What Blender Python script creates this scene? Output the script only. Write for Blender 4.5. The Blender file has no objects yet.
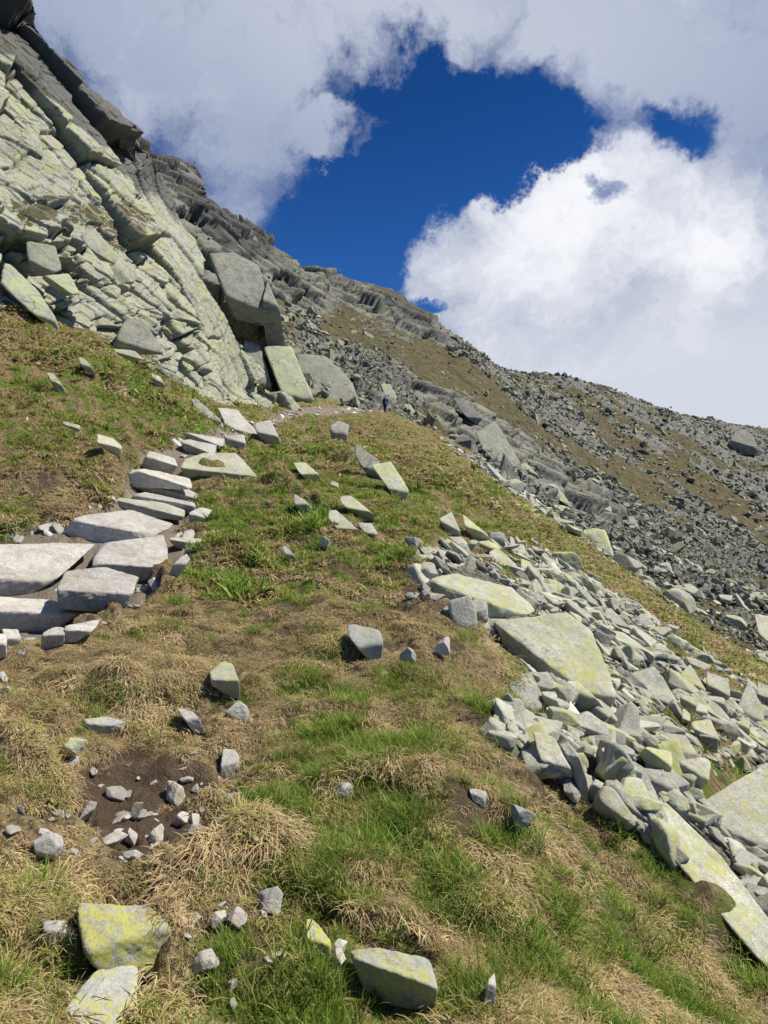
import bpy, bmesh, math, random
import numpy as np
from mathutils import Vector, Matrix, Euler
random.seed(7); RNG = np.random.default_rng(11)
scn = bpy.context.scene
COL = scn.collection
W, H, FPX = 768, 1024, 683.0
EYE = np.array([0.0, 0.0, 1.7]); PITCH = math.radians(4.0)

# ------------------------------------------------------------------ camera
cd = bpy.data.cameras.new('camera'); cam = bpy.data.objects.new('camera', cd); COL.objects.link(cam)
cam.location = EYE; cam.rotation_euler = (math.pi/2 + PITCH, 0, 0)
cd.sensor_fit = 'VERTICAL'; cd.sensor_height = 36; cd.lens = 36*FPX/H
cd.clip_start = 0.05; cd.clip_end = 3000
scn.camera = cam
CR = np.array([1., 0, 0]); CU = np.array([0, -math.sin(PITCH), math.cos(PITCH)]); CF = np.array([0, math.cos(PITCH), math.sin(PITCH)])

def ray(u, v):
    u = np.asarray(u, float); v = np.asarray(v, float)
    return ((u-W/2)/FPX)[..., None]*CR + ((H/2-v)/FPX)[..., None]*CU + CF
def pt(u, v):                      # pixel -> (x/y, (z-eye)/y)
    d = ray(u, v); return d[..., 0]/d[..., 1], d[..., 2]/d[..., 1]
def at(u, v, Y):                   # the point at pixel u, v whose distance along y is Y
    d = ray(u, v); return EYE + d*(np.asarray(Y, float)/d[..., 1])[..., None]
def project(P):
    r = P-EYE; zc = r@CF; zc = np.where(np.abs(zc) < 1e-6, 1e-6, zc)
    return W/2 + FPX*(r@CR)/zc, H/2 - FPX*(r@CU)/zc

# ------------------------------------------------------------------ numeric helpers
class TPS:
    def __init__(s, pts, vals, smooth=1e-3):
        s.p = np.asarray(pts, float); n = len(s.p)
        K = s.k(s.p, s.p) + np.eye(n)*smooth
        A = np.zeros((n+3, n+3)); A[:n, :n] = K
        A[:n, n] = 1; A[:n, n+1:] = s.p; A[n, :n] = 1; A[n+1:, :n] = s.p.T
        b = np.zeros(n+3); b[:n] = vals
        s.w = np.linalg.solve(A, b)
    def k(s, a, b):
        r2 = ((a[:, None, :]-b[None])**2).sum(-1)
        return 0.5*r2*np.log(r2+1e-12)
    def __call__(s, X):
        X = np.asarray(X, float); sh = X.shape[:-1]; X = X.reshape(-1, 2); out = np.empty(len(X)); n = len(s.p)
        for i in range(0, len(X), 40000):
            x = X[i:i+40000]
            out[i:i+40000] = s.k(x, s.p)@s.w[:n] + s.w[n] + x@s.w[n+1:]
        return out.reshape(sh)

def hsh(*a):                       # integer lattice -> [0,1)
    h = np.zeros(np.broadcast(*a).shape, np.uint32)
    for k, x in zip((374761393, 668265263, 2246822519, 3266489917), a):
        h = h + np.asarray(x).astype(np.int64).astype(np.uint32)*np.uint32(k)
    h = (h ^ (h >> np.uint32(13)))*np.uint32(1274126177); h = (h ^ (h >> np.uint32(16)))*np.uint32(2654435769)
    return ((h ^ (h >> np.uint32(15))) & np.uint32(0xffffff)).astype(float)/16777216.0
def fade(t): return t*t*t*(t*(t*6-15)+10)
def vnoise2(x, y, seed=0):
    i = np.floor(x); j = np.floor(y); fx = fade(x-i); fy = fade(y-j)
    a = hsh(i, j, seed); b = hsh(i+1, j, seed); c = hsh(i, j+1, seed); d = hsh(i+1, j+1, seed)
    return (a*(1-fx)+b*fx)*(1-fy) + (c*(1-fx)+d*fx)*fy
def fbm2(x, y, o=4, seed=0, gain=.5):
    s = 0; a = 1; t = 0
    for k in range(o):
        ca, sa = math.cos(k*1.1), math.sin(k*1.1)
        s = s + a*vnoise2((x*ca-y*sa)*2**k+k*17.3, (x*sa+y*ca)*2**k+k*7.7, seed+k); t += a; a *= gain
    return s/t
def vnoise3(x, y, z, seed=0):
    i = np.floor(x); j = np.floor(y); k = np.floor(z); fx = fade(x-i); fy = fade(y-j); fz = fade(z-k)
    def c(a, b, d): return hsh(i+a, j+b, k+d, seed)
    l = lambda a, b, f: a*(1-f)+b*f
    return l(l(l(c(0,0,0), c(1,0,0), fx), l(c(0,1,0), c(1,1,0), fx), fy), l(l(c(0,0,1), c(1,0,1), fx), l(c(0,1,1), c(1,1,1), fx), fy), fz)
def fbm3(P, o=4, seed=0, gain=.5):
    s = 0; a = 1; t = 0
    for k in range(o):
        s = s + a*vnoise3(P[..., 0]*2**k+k*9.1, P[..., 1]*2**k+k*5.3, P[..., 2]*2**k+k*3.7, seed+k); t += a; a *= gain
    return s/t
def voro2(x, y, seed=0, jit=.9):   # hash of cell, offset to its centre, F2-F1, F1
    i = np.floor(x); j = np.floor(y)
    f1 = np.full(x.shape, 9.); f2 = np.full(x.shape, 9.); ch = np.zeros(x.shape); dx = np.zeros(x.shape); dy = np.zeros(x.shape)
    for a in (-1, 0, 1):
        for b in (-1, 0, 1):
            cx = i+a+.5+(hsh(i+a, j+b, seed)-.5)*jit; cy = j+b+.5+(hsh(i+a, j+b, seed+1)-.5)*jit
            d = np.hypot(x-cx, y-cy); m = d < f1
            f2 = np.where(m, f1, np.minimum(f2, d)); f1 = np.where(m, d, f1)
            ch = np.where(m, hsh(i+a, j+b, seed+2), ch); dx = np.where(m, x-cx, dx); dy = np.where(m, y-cy, dy)
    return ch, dx, dy, f2-f1, f1
def sstep(a, b, x):
    t = np.clip((x-a)/(b-a), 0, 1); return t*t*(3-2*t)
def in_poly(u, v, poly, soft=0):   # signed-distance based soft mask, 1 inside
    u = np.asarray(u, float); v = np.asarray(v, float)
    P = np.asarray(poly, float); ins = np.zeros(u.shape, bool); dist = np.full(u.shape, 1e9)
    for k in range(len(P)):
        (x0, y0), (x1, y1) = P[k-1], P[k]
        c = ((y0 > v) != (y1 > v)) & (u < (x1-x0)*(v-y0)/(y1-y0+1e-12)+x0); ins ^= c
        ex, ey = x1-x0, y1-y0; t = np.clip(((u-x0)*ex+(v-y0)*ey)/(ex*ex+ey*ey+1e-9), 0, 1)
        dist = np.minimum(dist, np.hypot(u-x0-t*ex, v-y0-t*ey))
    sd = np.where(ins, dist, -dist)
    return sstep(-soft, soft, sd) if soft else ins.astype(float)
def unit(v): v = np.asarray(v, float); return v/np.linalg.norm(v, axis=-1, keepdims=True)

# ------------------------------------------------------------------ mesh helpers
def mesh_np(name, verts, faces, smooth=True, attrs=None):
    me = bpy.data.meshes.new(name); verts = np.ascontiguousarray(verts, np.float32); faces = np.ascontiguousarray(faces, np.int32)
    me.vertices.add(len(verts)); me.vertices.foreach_set('co', verts.ravel())
    k = faces.shape[1]; me.loops.add(faces.size); me.loops.foreach_set('vertex_index', faces.ravel())
    me.polygons.add(len(faces)); me.polygons.foreach_set('loop_start', np.arange(0, faces.size, k, dtype=np.int32))
    me.polygons.foreach_set('use_smooth', np.full(len(faces), smooth))
    for n, a in (attrs or {}).items():
        a = np.asarray(a, np.float32)
        if a.ndim == 1:
            at_ = me.attributes.new(n, 'FLOAT', 'POINT'); at_.data.foreach_set('value', a)
        else:
            at_ = me.attributes.new(n, 'FLOAT_VECTOR', 'POINT'); at_.data.foreach_set('vector', a.ravel())
    me.update(calc_edges=True); me.validate(); return me
def link(name, me, mat=None, parent=None, loc=None):
    o = bpy.data.objects.new(name, me); COL.objects.link(o)
    if mat is not None and not me.materials: me.materials.append(mat)
    if parent is not None: o.parent = parent
    if loc is not None: o.location = loc
    return o
def tag(o, label=None, cat=None, group=None, kind=None):
    if label: o['label'] = label
    if cat: o['category'] = cat
    if group: o['group'] = group
    if kind: o['kind'] = kind
    return o
def grid_faces(nr, nc):
    i = np.arange((nr-1)*(nc-1)); r = i//(nc-1); c = i % (nc-1); a = r*nc+c
    return np.stack([a, a+1, a+nc+1, a+nc], 1)
def grid_normals(P):
    a = np.gradient(P, axis=0); b = np.gradient(P, axis=1); n = np.cross(b, a); return n/(np.linalg.norm(n, axis=-1, keepdims=True)+1e-12)

# ------------------------------------------------------------------ the lie of the land: elevation angle as a function of bearing and distance
def plane_pts(a, b, us, vs):
    out = []
    for u in us:
        for v in vs:
            p, t = pt(u, v); den = a*p+b-t
            if den > 0.02:
                Y = 1.7/den
                if Y < 26: out.append((u, v, Y))
    return out
HILL = [(0,1024,1.75),(0,850,2.7),(0,760,3.4),(0,700,4.1),(0,660,4.9),(20,640,5.3),(0,610,6.0),(60,570,7.2),(0,560,7.5),(0,525,8.2),(0,460,10),(0,400,14),(0,350,19),(0,310,25),
 (100,345,30),(100,400,17),(100,460,11.5),(100,510,9.2),(200,398,39),(200,430,20),(190,452,15.5),(165,470,13.6),(150,500,11),(130,525,9.2),(120,560,7.8),
 (290,412,55),(385,412,68),(240,430,30),(120,1024,1.9),(120,850,2.9),(120,700,4.4),(120,640,5.7),(200,1024,1.95),(200,850,2.95),(200,700,4.4),(200,600,6.9),(250,520,11),(250,470,17),(300,440,31),(330,432,42),
 (384,440,36),(384,470,20),(384,520,12),(384,600,6.8),(384,700,4.4),(384,850,3.0),(384,1024,2.15),
 (-150,1024,1.6),(-150,850,2.4),(-150,700,3.7),(-150,600,5.6),(-150,520,7.5),(-150,420,11),(-150,330,18),
 (430,433,64),(480,462,60),(560,522,52),(600,549,47),(650,588,43),(700,630,40),(768,668,36),(900,742,33),
 (480,485,38),(560,548,33),(650,615,28),(450,450,44),(500,500,28),
 (430,440,80),(560,540,70),(650,610,65),(768,700,60),(900,770,55)]
HILL += plane_pts(-.62, .24, (500, 600, 700, 768, 900, 1050), (1024, 930, 850, 760, 700, 650, 600))
hp = np.array(HILL, float); _p, _t = pt(hp[:, 0], hp[:, 1])
hillT = TPS(np.stack([_p*2, np.log(hp[:, 2])], 1), _t, 2e-3)
MOUNT = [(165,160,86),(185,164,89),(205,195,94),(215,217,98),(240,229,104),(262,247,112),(275,257,126),(320,272,150),(360,283,160),(390,290,165),(420,318,175),(450,345,185),(500,369,200),(560,377,222),(620,394,240),(700,419,262),(768,433,280),(900,475,300),
 (100,120,80),(60,60,76),
 (200,400,58),(300,402,62),(385,407,69),(440,442,72),(500,482,72),(560,528,68),(620,578,62),(700,630,56),(768,668,52),(900,745,48),
 (200,300,66),(240,300,68),(280,330,78),(300,300,100),(340,330,105),(340,370,82),(400,350,110),(450,400,92),(460,370,120),(500,430,98),(560,450,120),(600,470,130),(640,545,78),(700,540,108),(768,520,150),(768,600,80),(560,410,165),(660,450,185),(768,470,210),(900,600,100),(900,540,170),
 (165,230,140),(262,300,170),(320,330,220),(420,370,260),(500,415,290),(620,440,330),(768,475,370),(900,520,390),(100,200,130)]
mp_ = np.array(MOUNT, float); _p, _t = pt(mp_[:, 0], mp_[:, 1])
mountT = TPS(np.stack([_p*2, np.log(mp_[:, 2])*1.3], 1), _t, 1e-3)
def hill_t(p, q): return hillT(np.stack(np.broadcast_arrays(np.asarray(p)*2, q), -1))
def mount_t(p, q): return mountT(np.stack(np.broadcast_arrays(np.asarray(p)*2, np.asarray(q)*1.3), -1))
def hill_z(x, y):
    return 1.7 + y*hill_t(x/y, np.log(y))
QG = np.linspace(math.log(1.0), math.log(78), 500); QM = np.linspace(math.log(50), math.log(330), 400)
def hit_smooth(u, v, surf='hill'):        # where the sight line through a pixel meets the ground
    p, t = pt(u, v); Q = QG if surf == 'hill' else QM
    g = (hill_t if surf == 'hill' else mount_t)(np.full(Q.shape, float(p)), Q)-float(t)
    k = np.nonzero(g >= 0)[0]
    if len(k) == 0: return None
    k = k[0]
    q = Q[0] if k == 0 else Q[k-1]+(Q[k]-Q[k-1])*(-g[k-1])/(g[k]-g[k-1]+1e-12)
    return float(np.exp(q))
def ground_normal(x, y, surf='hill'):
    e = 0.05*max(1, y*.05)
    f = hill_z if surf == 'hill' else (lambda a, b: 1.7+b*mount_t(a/b, np.log(b)))
    X = np.array([x-e, x+e, x, x]); Yy = np.array([y, y, y-e, y+e]); z = f(X, Yy)
    return unit([-(z[1]-z[0])/(2*e), -(z[3]-z[2])/(2*e), 1])
CLIFF = [(-250,345,15),(-200,330,17),(-200,100,21),(-200,-150,27),(0,318,25),(0,200,27.5),(0,100,30),(0,0,33),(100,345,31),(100,250,32.5),(100,120,37),(150,160,42),(150,375,35.5),(200,402,40),(200,270,44),(165,185,45),(240,345,49),(290,404,57),(250,410,50),(-100,-200,34),(60,30,36),(0,-150,38)]
cp = np.array(CLIFF, float)
cliffT = TPS(np.stack([cp[:, 0]/100, cp[:, 1]/100], 1), np.log(cp[:, 2]), 1e-3)
def cliff_Y(u, v): return np.exp(cliffT(np.stack(np.broadcast_arrays(np.asarray(u)/100., np.asarray(v)/100.), -1)))

# ------------------------------------------------------------------ regions traced on the ground
PATH = [(-120,560),(0,538),(60,536),(120,505),(128,470),(146,448),(180,438),(232,426),(262,420),(290,408),(385,406),(388,413),(300,418),(262,436),(214,450),(184,470),(188,500),(188,545),(178,570),(140,606),(110,632),(0,668),(-120,720)]
SOIL = [(-60,810),(20,790),(60,772),(110,764),(160,770),(215,768),(236,790),(225,830),(190,850),(150,862),(60,858),(-60,880)]
SOIL2 = [(150,915),(240,905),(300,915),(330,945),(260,1040),(180,1040)]
FIELD = [(412,546),(445,545),(500,540),(560,560),(640,612),(700,655),(790,712),(960,800),(960,1040),(790,960),(700,890),(650,830),(580,800),(520,755),(508,705),(528,668),(470,615),(415,585)]
STRIP = [(440,440),(500,472),(560,505),(620,530),(680,560),(768,615),(900,700),(900,745),(768,664),(700,622),(640,580),(560,527),(480,470)]
# ------------------------------------------------------------------ node helper
class NB:
    def __init__(s, tree): s.t = tree; s.n = tree.nodes; s.l = tree.links
    def node(s, ty, **kw):
        n = s.n.new(ty)
        for k, v in kw.items(): setattr(n, k, v)
        return n
    def put(s, sock, val):
        if val is None: return
        if isinstance(val, bpy.types.NodeSocket): s.l.new(val, sock)
        else:
            if sock.type == 'RGBA' and not isinstance(val, (int, float)) and len(val) == 3: val = (*val, 1)
            sock.default_value = val
    def math(s, op, a, b=None, c=None, clamp=False):
        n = s.node('ShaderNodeMath', operation=op, use_clamp=clamp); s.put(n.inputs[0], a); s.put(n.inputs[1], b); s.put(n.inputs[2], c); return n.outputs[0]
    def vmath(s, op, a, b=None, scale=None):
        n = s.node('ShaderNodeVectorMath', operation=op); s.put(n.inputs[0], a); s.put(n.inputs[1], b)
        if scale is not None: s.put(n.inputs['Scale'], scale)
        return n.outputs['Value'] if op in ('DOT_PRODUCT', 'LENGTH', 'DISTANCE') else n.outputs['Vector']
    def mix(s, f, a, b, mode='MIX'):
        n = s.node('ShaderNodeMix', data_type='RGBA', blend_type=mode); s.put(n.inputs[0], f); s.put(n.inputs[6], a); s.put(n.inputs[7], b); return n.outputs[2]
    def ramp(s, x, a, b, lo=0., hi=1., smooth=True):
        n = s.node('ShaderNodeMapRange'); n.interpolation_type = 'SMOOTHSTEP' if smooth else 'LINEAR'
        s.put(n.inputs[0], x); s.put(n.inputs[1], a); s.put(n.inputs[2], b); s.put(n.inputs[3], lo); s.put(n.inputs[4], hi); return n.outputs[0]
    def noise(s, vec, scale, detail=4, rough=.55, dist=0, col=False):
        n = s.node('ShaderNodeTexNoise'); s.put(n.inputs['Vector'], vec); s.put(n.inputs['Scale'], scale); s.put(n.inputs['Detail'], detail); s.put(n.inputs['Roughness'], rough); s.put(n.inputs['Distortion'], dist)
        return n.outputs['Color'] if col else n.outputs['Fac']
    def voro(s, vec, scale, feature='F1', out='Distance'):
        n = s.node('ShaderNodeTexVoronoi', feature=feature); s.put(n.inputs['Vector'], vec); s.put(n.inputs['Scale'], scale); return n.outputs[out]
    def attr(s, name, ty='GEOMETRY', out='Fac'):
        n = s.node('ShaderNodeAttribute', attribute_name=name, attribute_type=ty); return n.outputs[out]
    def xyz(s, v):
        n = s.node('ShaderNodeSeparateXYZ'); s.put(n.inputs[0], v); return n.outputs
    def comb(s, x, y, z):
        n = s.node('ShaderNodeCombineXYZ'); s.put(n.inputs[0], x); s.put(n.inputs[1], y); s.put(n.inputs[2], z); return n.outputs[0]
    def bump(s, h, strength=.5, dist=.02, normal=None):
        n = s.node('ShaderNodeBump'); s.put(n.inputs['Strength'], strength); s.put(n.inputs['Distance'], dist); s.put(n.inputs['Height'], h)
        if normal is not None: s.put(n.inputs['Normal'], normal)
        return n.outputs[0]
def new_mat(name):
    m = bpy.data.materials.new(name); m.use_nodes = True; t = m.node_tree; t.nodes.clear(); b = NB(t)
    out = b.node('ShaderNodeOutputMaterial'); pr = b.node('ShaderNodeBsdfPrincipled'); t.links.new(pr.outputs[0], out.inputs[0])
    pr.inputs['Roughness'].default_value = .9; pr.inputs['Specular IOR Level'].default_value = .25
    return m, b, pr, out

def rock_mat(name, base_lo, base_hi, lichen=.5, lichen_col=(.30,.315,.085), crust=.35, crust_col=(.30,.32,.17), dark=.4, dark_col=(.06,.06,.06), scale=1., warm=0., bump=.6, variety=.35, obj=True, attrs=False):
    m, b, pr, out = new_mat(name)
    if obj:
        tc = b.node('ShaderNodeTexCoord').outputs['Object']; oi = b.node('ShaderNodeObjectInfo'); rnd = oi.outputs['Random']
        P = b.vmath('ADD', tc, b.vmath('SCALE', b.comb(rnd, b.math('FRACT', b.math('MULTIPLY', rnd, 7.13)), b.math('FRACT', b.math('MULTIPLY', rnd, 3.77))), scale=40.))
    else:
        P = b.node('ShaderNodeNewGeometry').outputs['Position']; rnd = .5
    S = scale
    n1 = b.noise(P, 1.4*S, 6, .6, .4); n2 = b.noise(P, 9*S, 6, .65); sp = b.noise(P, 95*S, 2, .6); blotch = b.noise(P, 4.5*S, 8, .7, .6)
    n3 = b.noise(P, 28*S, 4, .7)
    col = b.mix(b.ramp(b.math('ADD', b.math('MULTIPLY', n1, .35), b.math('ADD', b.math('MULTIPLY', n2, .35), b.math('MULTIPLY', n3, .3))), .38, .62), base_lo, base_hi)
    ckp = b.vmath('ADD', b.vmath('MULTIPLY', P, (1., 1., 2.2)), b.vmath('SCALE', b.noise(P, 3*S, 3, col=True), scale=.35/S)); ck = b.voro(ckp, 1.7*S, 'DISTANCE_TO_EDGE')
    ckm = b.math('MULTIPLY', b.ramp(ck, .004, .022, 1, 0), b.ramp(b.noise(P, 1.3*S, 3), .46, .6))
    col = b.mix(b.ramp(sp, .50, .66), col, b.mix(.5, col, (.04,.04,.045)))             # dark mica grains
    col = b.mix(b.ramp(b.noise(P, 70*S, 1, .5), .58, .7), col, b.mix(.35, col, (.7,.7,.68)))   # quartz grains
    if warm: col = b.mix(b.ramp(b.noise(P, 2.2*S, 4), .45, .75, 0, warm), col, (.30,.21,.12))
    if dark: col = b.mix(b.ramp(blotch, .56, .68, 0, dark), col, dark_col)               # dark crust lichen
    if crust:
        c = b.noise(P, 2.3*S, 9, .72, .8); cf = b.ramp(b.math('ADD', c, b.math('MULTIPLY', b.math('SUBTRACT', rnd, .5), .12)), .45, .62, 0, crust)
        if attrs: cf = b.math('MULTIPLY', cf, b.attr('pale'))
        if attrs: cf = b.math('MULTIPLY', cf, b.ramp(b.noise(P, .16, 4, .6), .36, .6, .25, 1.))
        col = b.mix(cf, col, crust_col)
    if lichen:                                                                          # bright map lichen, in rosettes
        l = b.math('ADD', b.math('MULTIPLY', b.noise(P, 1.6*S, 3, .6), .26), b.math('ADD', b.math('MULTIPLY', b.noise(P, 6.5*S, 8, .75, 1.), .36), b.math('MULTIPLY', b.noise(P, 24*S, 5, .8), .38)))
        th = .615 - .085*lichen
        lf = b.ramp(b.math('ADD', l, b.math('MULTIPLY', b.math('SUBTRACT', rnd, .5), .07)), th, th+.03)
        if attrs: lf = b.math('MULTIPLY', lf, b.attr('pale'))
        lc = b.mix(b.noise(P, 30*S, 3), lichen_col, (lichen_col[0]*1.35, lichen_col[1]*1.25, lichen_col[2]*1.1))
        col = b.mix(b.math('MULTIPLY', lf, .78), col, lc)
    col = b.mix(b.math('MULTIPLY', ckm, .8 if S < .7 else 0.), col, (.045,.042,.036))
    if attrs:                                                                           # darker grey where masked, rust and turf on ledges
        gm = b.noise(P, 1.3, 6, .7)
        dk = b.ramp(b.math('ADD', b.attr('dark_area'), b.math('MULTIPLY', b.math('SUBTRACT', n1, .5), .8)), .3, .65)
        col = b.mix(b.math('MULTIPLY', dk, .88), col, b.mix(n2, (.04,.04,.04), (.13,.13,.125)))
        crk = b.attr('crack')
        col = b.mix(b.math('MULTIPLY', crk, b.ramp(n2, .3, .6, .3, .8)), col, (.045,.04,.03))
        tf = b.math('MULTIPLY', b.attr('turf'), b.ramp(b.xyz(b.node('ShaderNodeNewGeometry').outputs['True Normal'])[2], .15, .45)); t1 = b.ramp(b.math('ADD', tf, b.math('MULTIPLY', b.math('SUBTRACT', b.noise(P, 2.2, 6, .7), .5), .8)), .42, .6)
        tcol = b.mix(b.ramp(b.noise(P, 1.6*S, 6, .75), .42, .6), b.mix(b.ramp(b.noise(P, 3.5*S, 8, .8), .35, .65), (.03,.024,.013), (.15,.11,.05)), b.mix(b.ramp(b.noise(P, 5*S, 8, .8), .35, .65), (.025,.03,.012), (.095,.095,.03)))
        col = b.mix(t1, col, tcol)
    if obj:
        hsv = b.node('ShaderNodeHueSaturation'); b.put(hsv.inputs['Color'], col); b.put(hsv.inputs['Value'], b.ramp(rnd, 0, 1, 1-variety, 1+variety*.7, False)); col = hsv.outputs[0]
    b.put(pr.inputs['Base Color'], col)
    hgt = b.math('ADD', b.math('MULTIPLY', n2, .6), b.math('ADD', b.math('MULTIPLY', sp, .08), b.math('MULTIPLY', blotch, .5)))
    hgt = b.math('ADD', b.math('ADD', hgt, b.math('MULTIPLY', n3, .25)), b.math('MULTIPLY', ckm, -.5 if S < .7 else 0.))
    b.put(pr.inputs['Normal'], b.bump(hgt, bump, .05/S))
    return m
M = {}
M['path_stone'] = rock_mat('pale granite', (.29,.275,.25), (.55,.53,.495), lichen=0, crust=.25, crust_col=(.34,.34,.24), dark=.3, dark_col=(.16,.15,.14), scale=1.6, warm=.35, variety=.18)
M['field_stone'] = rock_mat('lichen granite', (.25,.25,.21), (.52,.515,.45), lichen=.95, crust=.55, crust_col=(.33,.35,.21), dark=.6, scale=1.8, variety=.24)
M['yellow_stone'] = rock_mat('yellow lichen granite', (.25,.25,.21), (.50,.49,.43), lichen=1.12, crust=.5, crust_col=(.34,.36,.20), dark=.65, scale=1.9, variety=.2)
M['grey_stone'] = rock_mat('grey granite', (.26,.25,.215), (.54,.525,.46), lichen=.55, crust=.6, crust_col=(.36,.37,.23), dark=.45, scale=1.5, variety=.28)
M['near_stone'] = rock_mat('rough grey granite', (.22,.225,.225), (.40,.40,.395), lichen=1.1, crust=.3, dark=.5, scale=4.5, variety=.2)
M['near_plain'] = rock_mat('rough plain granite', (.30,.29,.275), (.48,.47,.45), lichen=.12, crust=.2, dark=.3, scale=4.5, variety=.22, warm=.15)
M['yellow_near'] = rock_mat('yellow lichen foreground granite', (.24,.245,.24), (.40,.40,.39), lichen=1.9, lichen_col=(.37,.38,.055), crust=.25, dark=.5, scale=4.5, variety=.15)
M['white_field'] = rock_mat('clean white granite', (.46,.45,.43), (.62,.61,.59), lichen=0, crust=.1, dark=.1, scale=1.6, variety=.1)
M['white_stone'] = rock_mat('white quartz stone', (.33,.31,.28), (.56,.54,.50), lichen=0, crust=.2, dark=.3, scale=5, variety=.2, warm=.4)
M['pale_rubble'] = rock_mat('pale broken granite', (.31,.30,.27), (.57,.555,.50), lichen=.3, crust=.5, crust_col=(.36,.38,.22), dark=.35, scale=1.5, variety=.25)
M['hanging'] = rock_mat('hanging block granite', (.11,.11,.10), (.28,.28,.25), lichen=.2, crust=.45, crust_col=(.25,.27,.17), dark=.75, scale=.5, variety=.15, bump=.9)
M['crag_stone'] = rock_mat('crag granite', (.18,.18,.15), (.35,.35,.29), lichen=.35, lichen_col=(.33,.36,.10), crust=.85, crust_col=(.31,.34,.19), dark=.4, scale=.5, variety=.2)
M['dark_crag'] = rock_mat('dark crag', (.09,.09,.09), (.20,.20,.195), lichen=0, crust=.2, crust_col=(.17,.18,.11), dark=.6, scale=.35, variety=.2)
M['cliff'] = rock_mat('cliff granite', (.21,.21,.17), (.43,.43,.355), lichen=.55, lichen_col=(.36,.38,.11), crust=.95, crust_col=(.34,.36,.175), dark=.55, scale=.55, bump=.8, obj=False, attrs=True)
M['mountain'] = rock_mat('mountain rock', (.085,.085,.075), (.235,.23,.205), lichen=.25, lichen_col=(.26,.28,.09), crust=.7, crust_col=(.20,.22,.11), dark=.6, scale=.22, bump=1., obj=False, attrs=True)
M['scree'] = rock_mat('scree stone', (.10,.098,.085), (.255,.245,.215), lichen=.25, lichen_col=(.25,.27,.08), crust=.75, crust_col=(.165,.18,.095), dark=.4, scale=.5, variety=.4)

def ground_mat(name, path=False):
    m, b, pr, out = new_mat(name); P = b.node('ShaderNodeNewGeometry').outputs['Position']
    n1 = b.noise(P, 3., 6, .65); n2 = b.noise(P, 22, 5, .7); n3 = b.noise(P, 120, 3, .6)
    fib = b.noise(b.vmath('ADD', b.vmath('MULTIPLY', P, (60., 14., 40.)), b.vmath('SCALE', b.noise(P, 6, 2, col=True), scale=9.)), 1., 4, .7)
    straw = b.mix(b.ramp(b.math('ADD', b.math('MULTIPLY', fib, .6), b.math('MULTIPLY', n2, .4)), .36, .66), (.055,.038,.02), (.36,.28,.15)); green = b.mix(n2, (.05,.085,.012), (.15,.20,.035))
    soil = b.mix(n2, (.035,.025,.017), (.15,.11,.075)); dirt = b.mix(b.noise(P, 30, 4), (.10,.08,.058), (.33,.285,.23))
    g = b.ramp(b.math('ADD', b.attr('green'), b.math('MULTIPLY', b.math('SUBTRACT', n1, .5), .9)), .35, .65)
    col = b.mix(g, straw, green)
    wl = b.math('ADD', b.attr('bare'), b.math('MULTIPLY', b.math('SUBTRACT', n1, .5), .5))
    col = b.mix(b.ramp(wl, .4, .6), col, soil)
    dl = b.math('ADD', b.attr('dirt'), b.math('MULTIPLY', b.math('SUBTRACT', n1, .5), .5))
    col = b.mix(b.ramp(dl, .4, .6), col, dirt)
    stony = b.ramp(b.math('ADD', b.attr('stony'), b.math('MULTIPLY', b.math('SUBTRACT', n1, .5), .5)), .4, .6)
    stv = b.voro(b.vmath('ADD', P, b.vmath('SCALE', b.noise(P, 9, 3, col=True), scale=.12)), 9, 'DISTANCE_TO_EDGE'); h_st = b.math('MULTIPLY', stony, b.ramp(stv, 0, .25, 0, 2.5)); col = b.mix(stony, col, b.mix(b.ramp(b.noise(P, 7, 8, .75), .38, .62), (.035,.033,.027), (.34,.33,.27)))
    b.put(pr.inputs['Base Color'], col); pr.inputs['Specular IOR Level'].default_value = .1
    h = b.math('ADD', b.math('ADD', n2, b.math('ADD', h_st, b.math('MULTIPLY', fib, .6))), b.math('MULTIPLY', n3, .4)); b.put(pr.inputs['Normal'], b.bump(h, .8, .05))
    return m
M['ground'] = ground_mat('alpine turf'); 

# ------------------------------------------------------------------ the hillside and the path worn into it
NCH, NRH = 760, 1000
pp = np.linspace(-1.0, 1.1, NCH); qq = np.linspace(math.log(.85), math.log(76), NRH)
PPg, QQg = np.meshgrid(pp, qq)
def hill_masks(u, v, x, y):
    w = np.clip(9/np.maximum(y, 1), .15, 3)*10
    jx = (fbm2(x*2.2, y*2.2, 4, 91)-.5)*w*4; jy = (fbm2(x*2.2, y*2.2, 4, 57)-.5)*w*4
    uu, vv = u+jx, v+jy
    path = in_poly(uu, vv, PATH, 5); soil = np.maximum(in_poly(uu, vv, SOIL, 24), .62*in_poly(uu, vv, SOIL2, 20)); field = in_poly(uu, vv, FIELD, 6)*(1-.85*sstep(.54, .64, fbm2(x*.55+3, y*.4, 3, 611))); strip = in_poly(uu, vv, STRIP, 3)
    return path, soil, field, strip
BLOBS = [(300,520,150,70,.28),(560,520,240,60,.08),(340,780,70,45,.30),(600,900,190,150,.22),(200,440,60,40,.2),(150,390,120,40,.14),(60,490,90,50,-.10),(80,700,160,90,-.34),(290,650,110,60,-.22),(130,860,150,110,-.26),(420,860,130,60,-.12),(420,700,90,60,.04),(400,990,150,40,.05),(300,950,60,50,.12),(560,480,120,40,.04),(430,440,60,25,-.05),(690,640,80,40,.1),(250,990,60,40,.1)]
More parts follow.
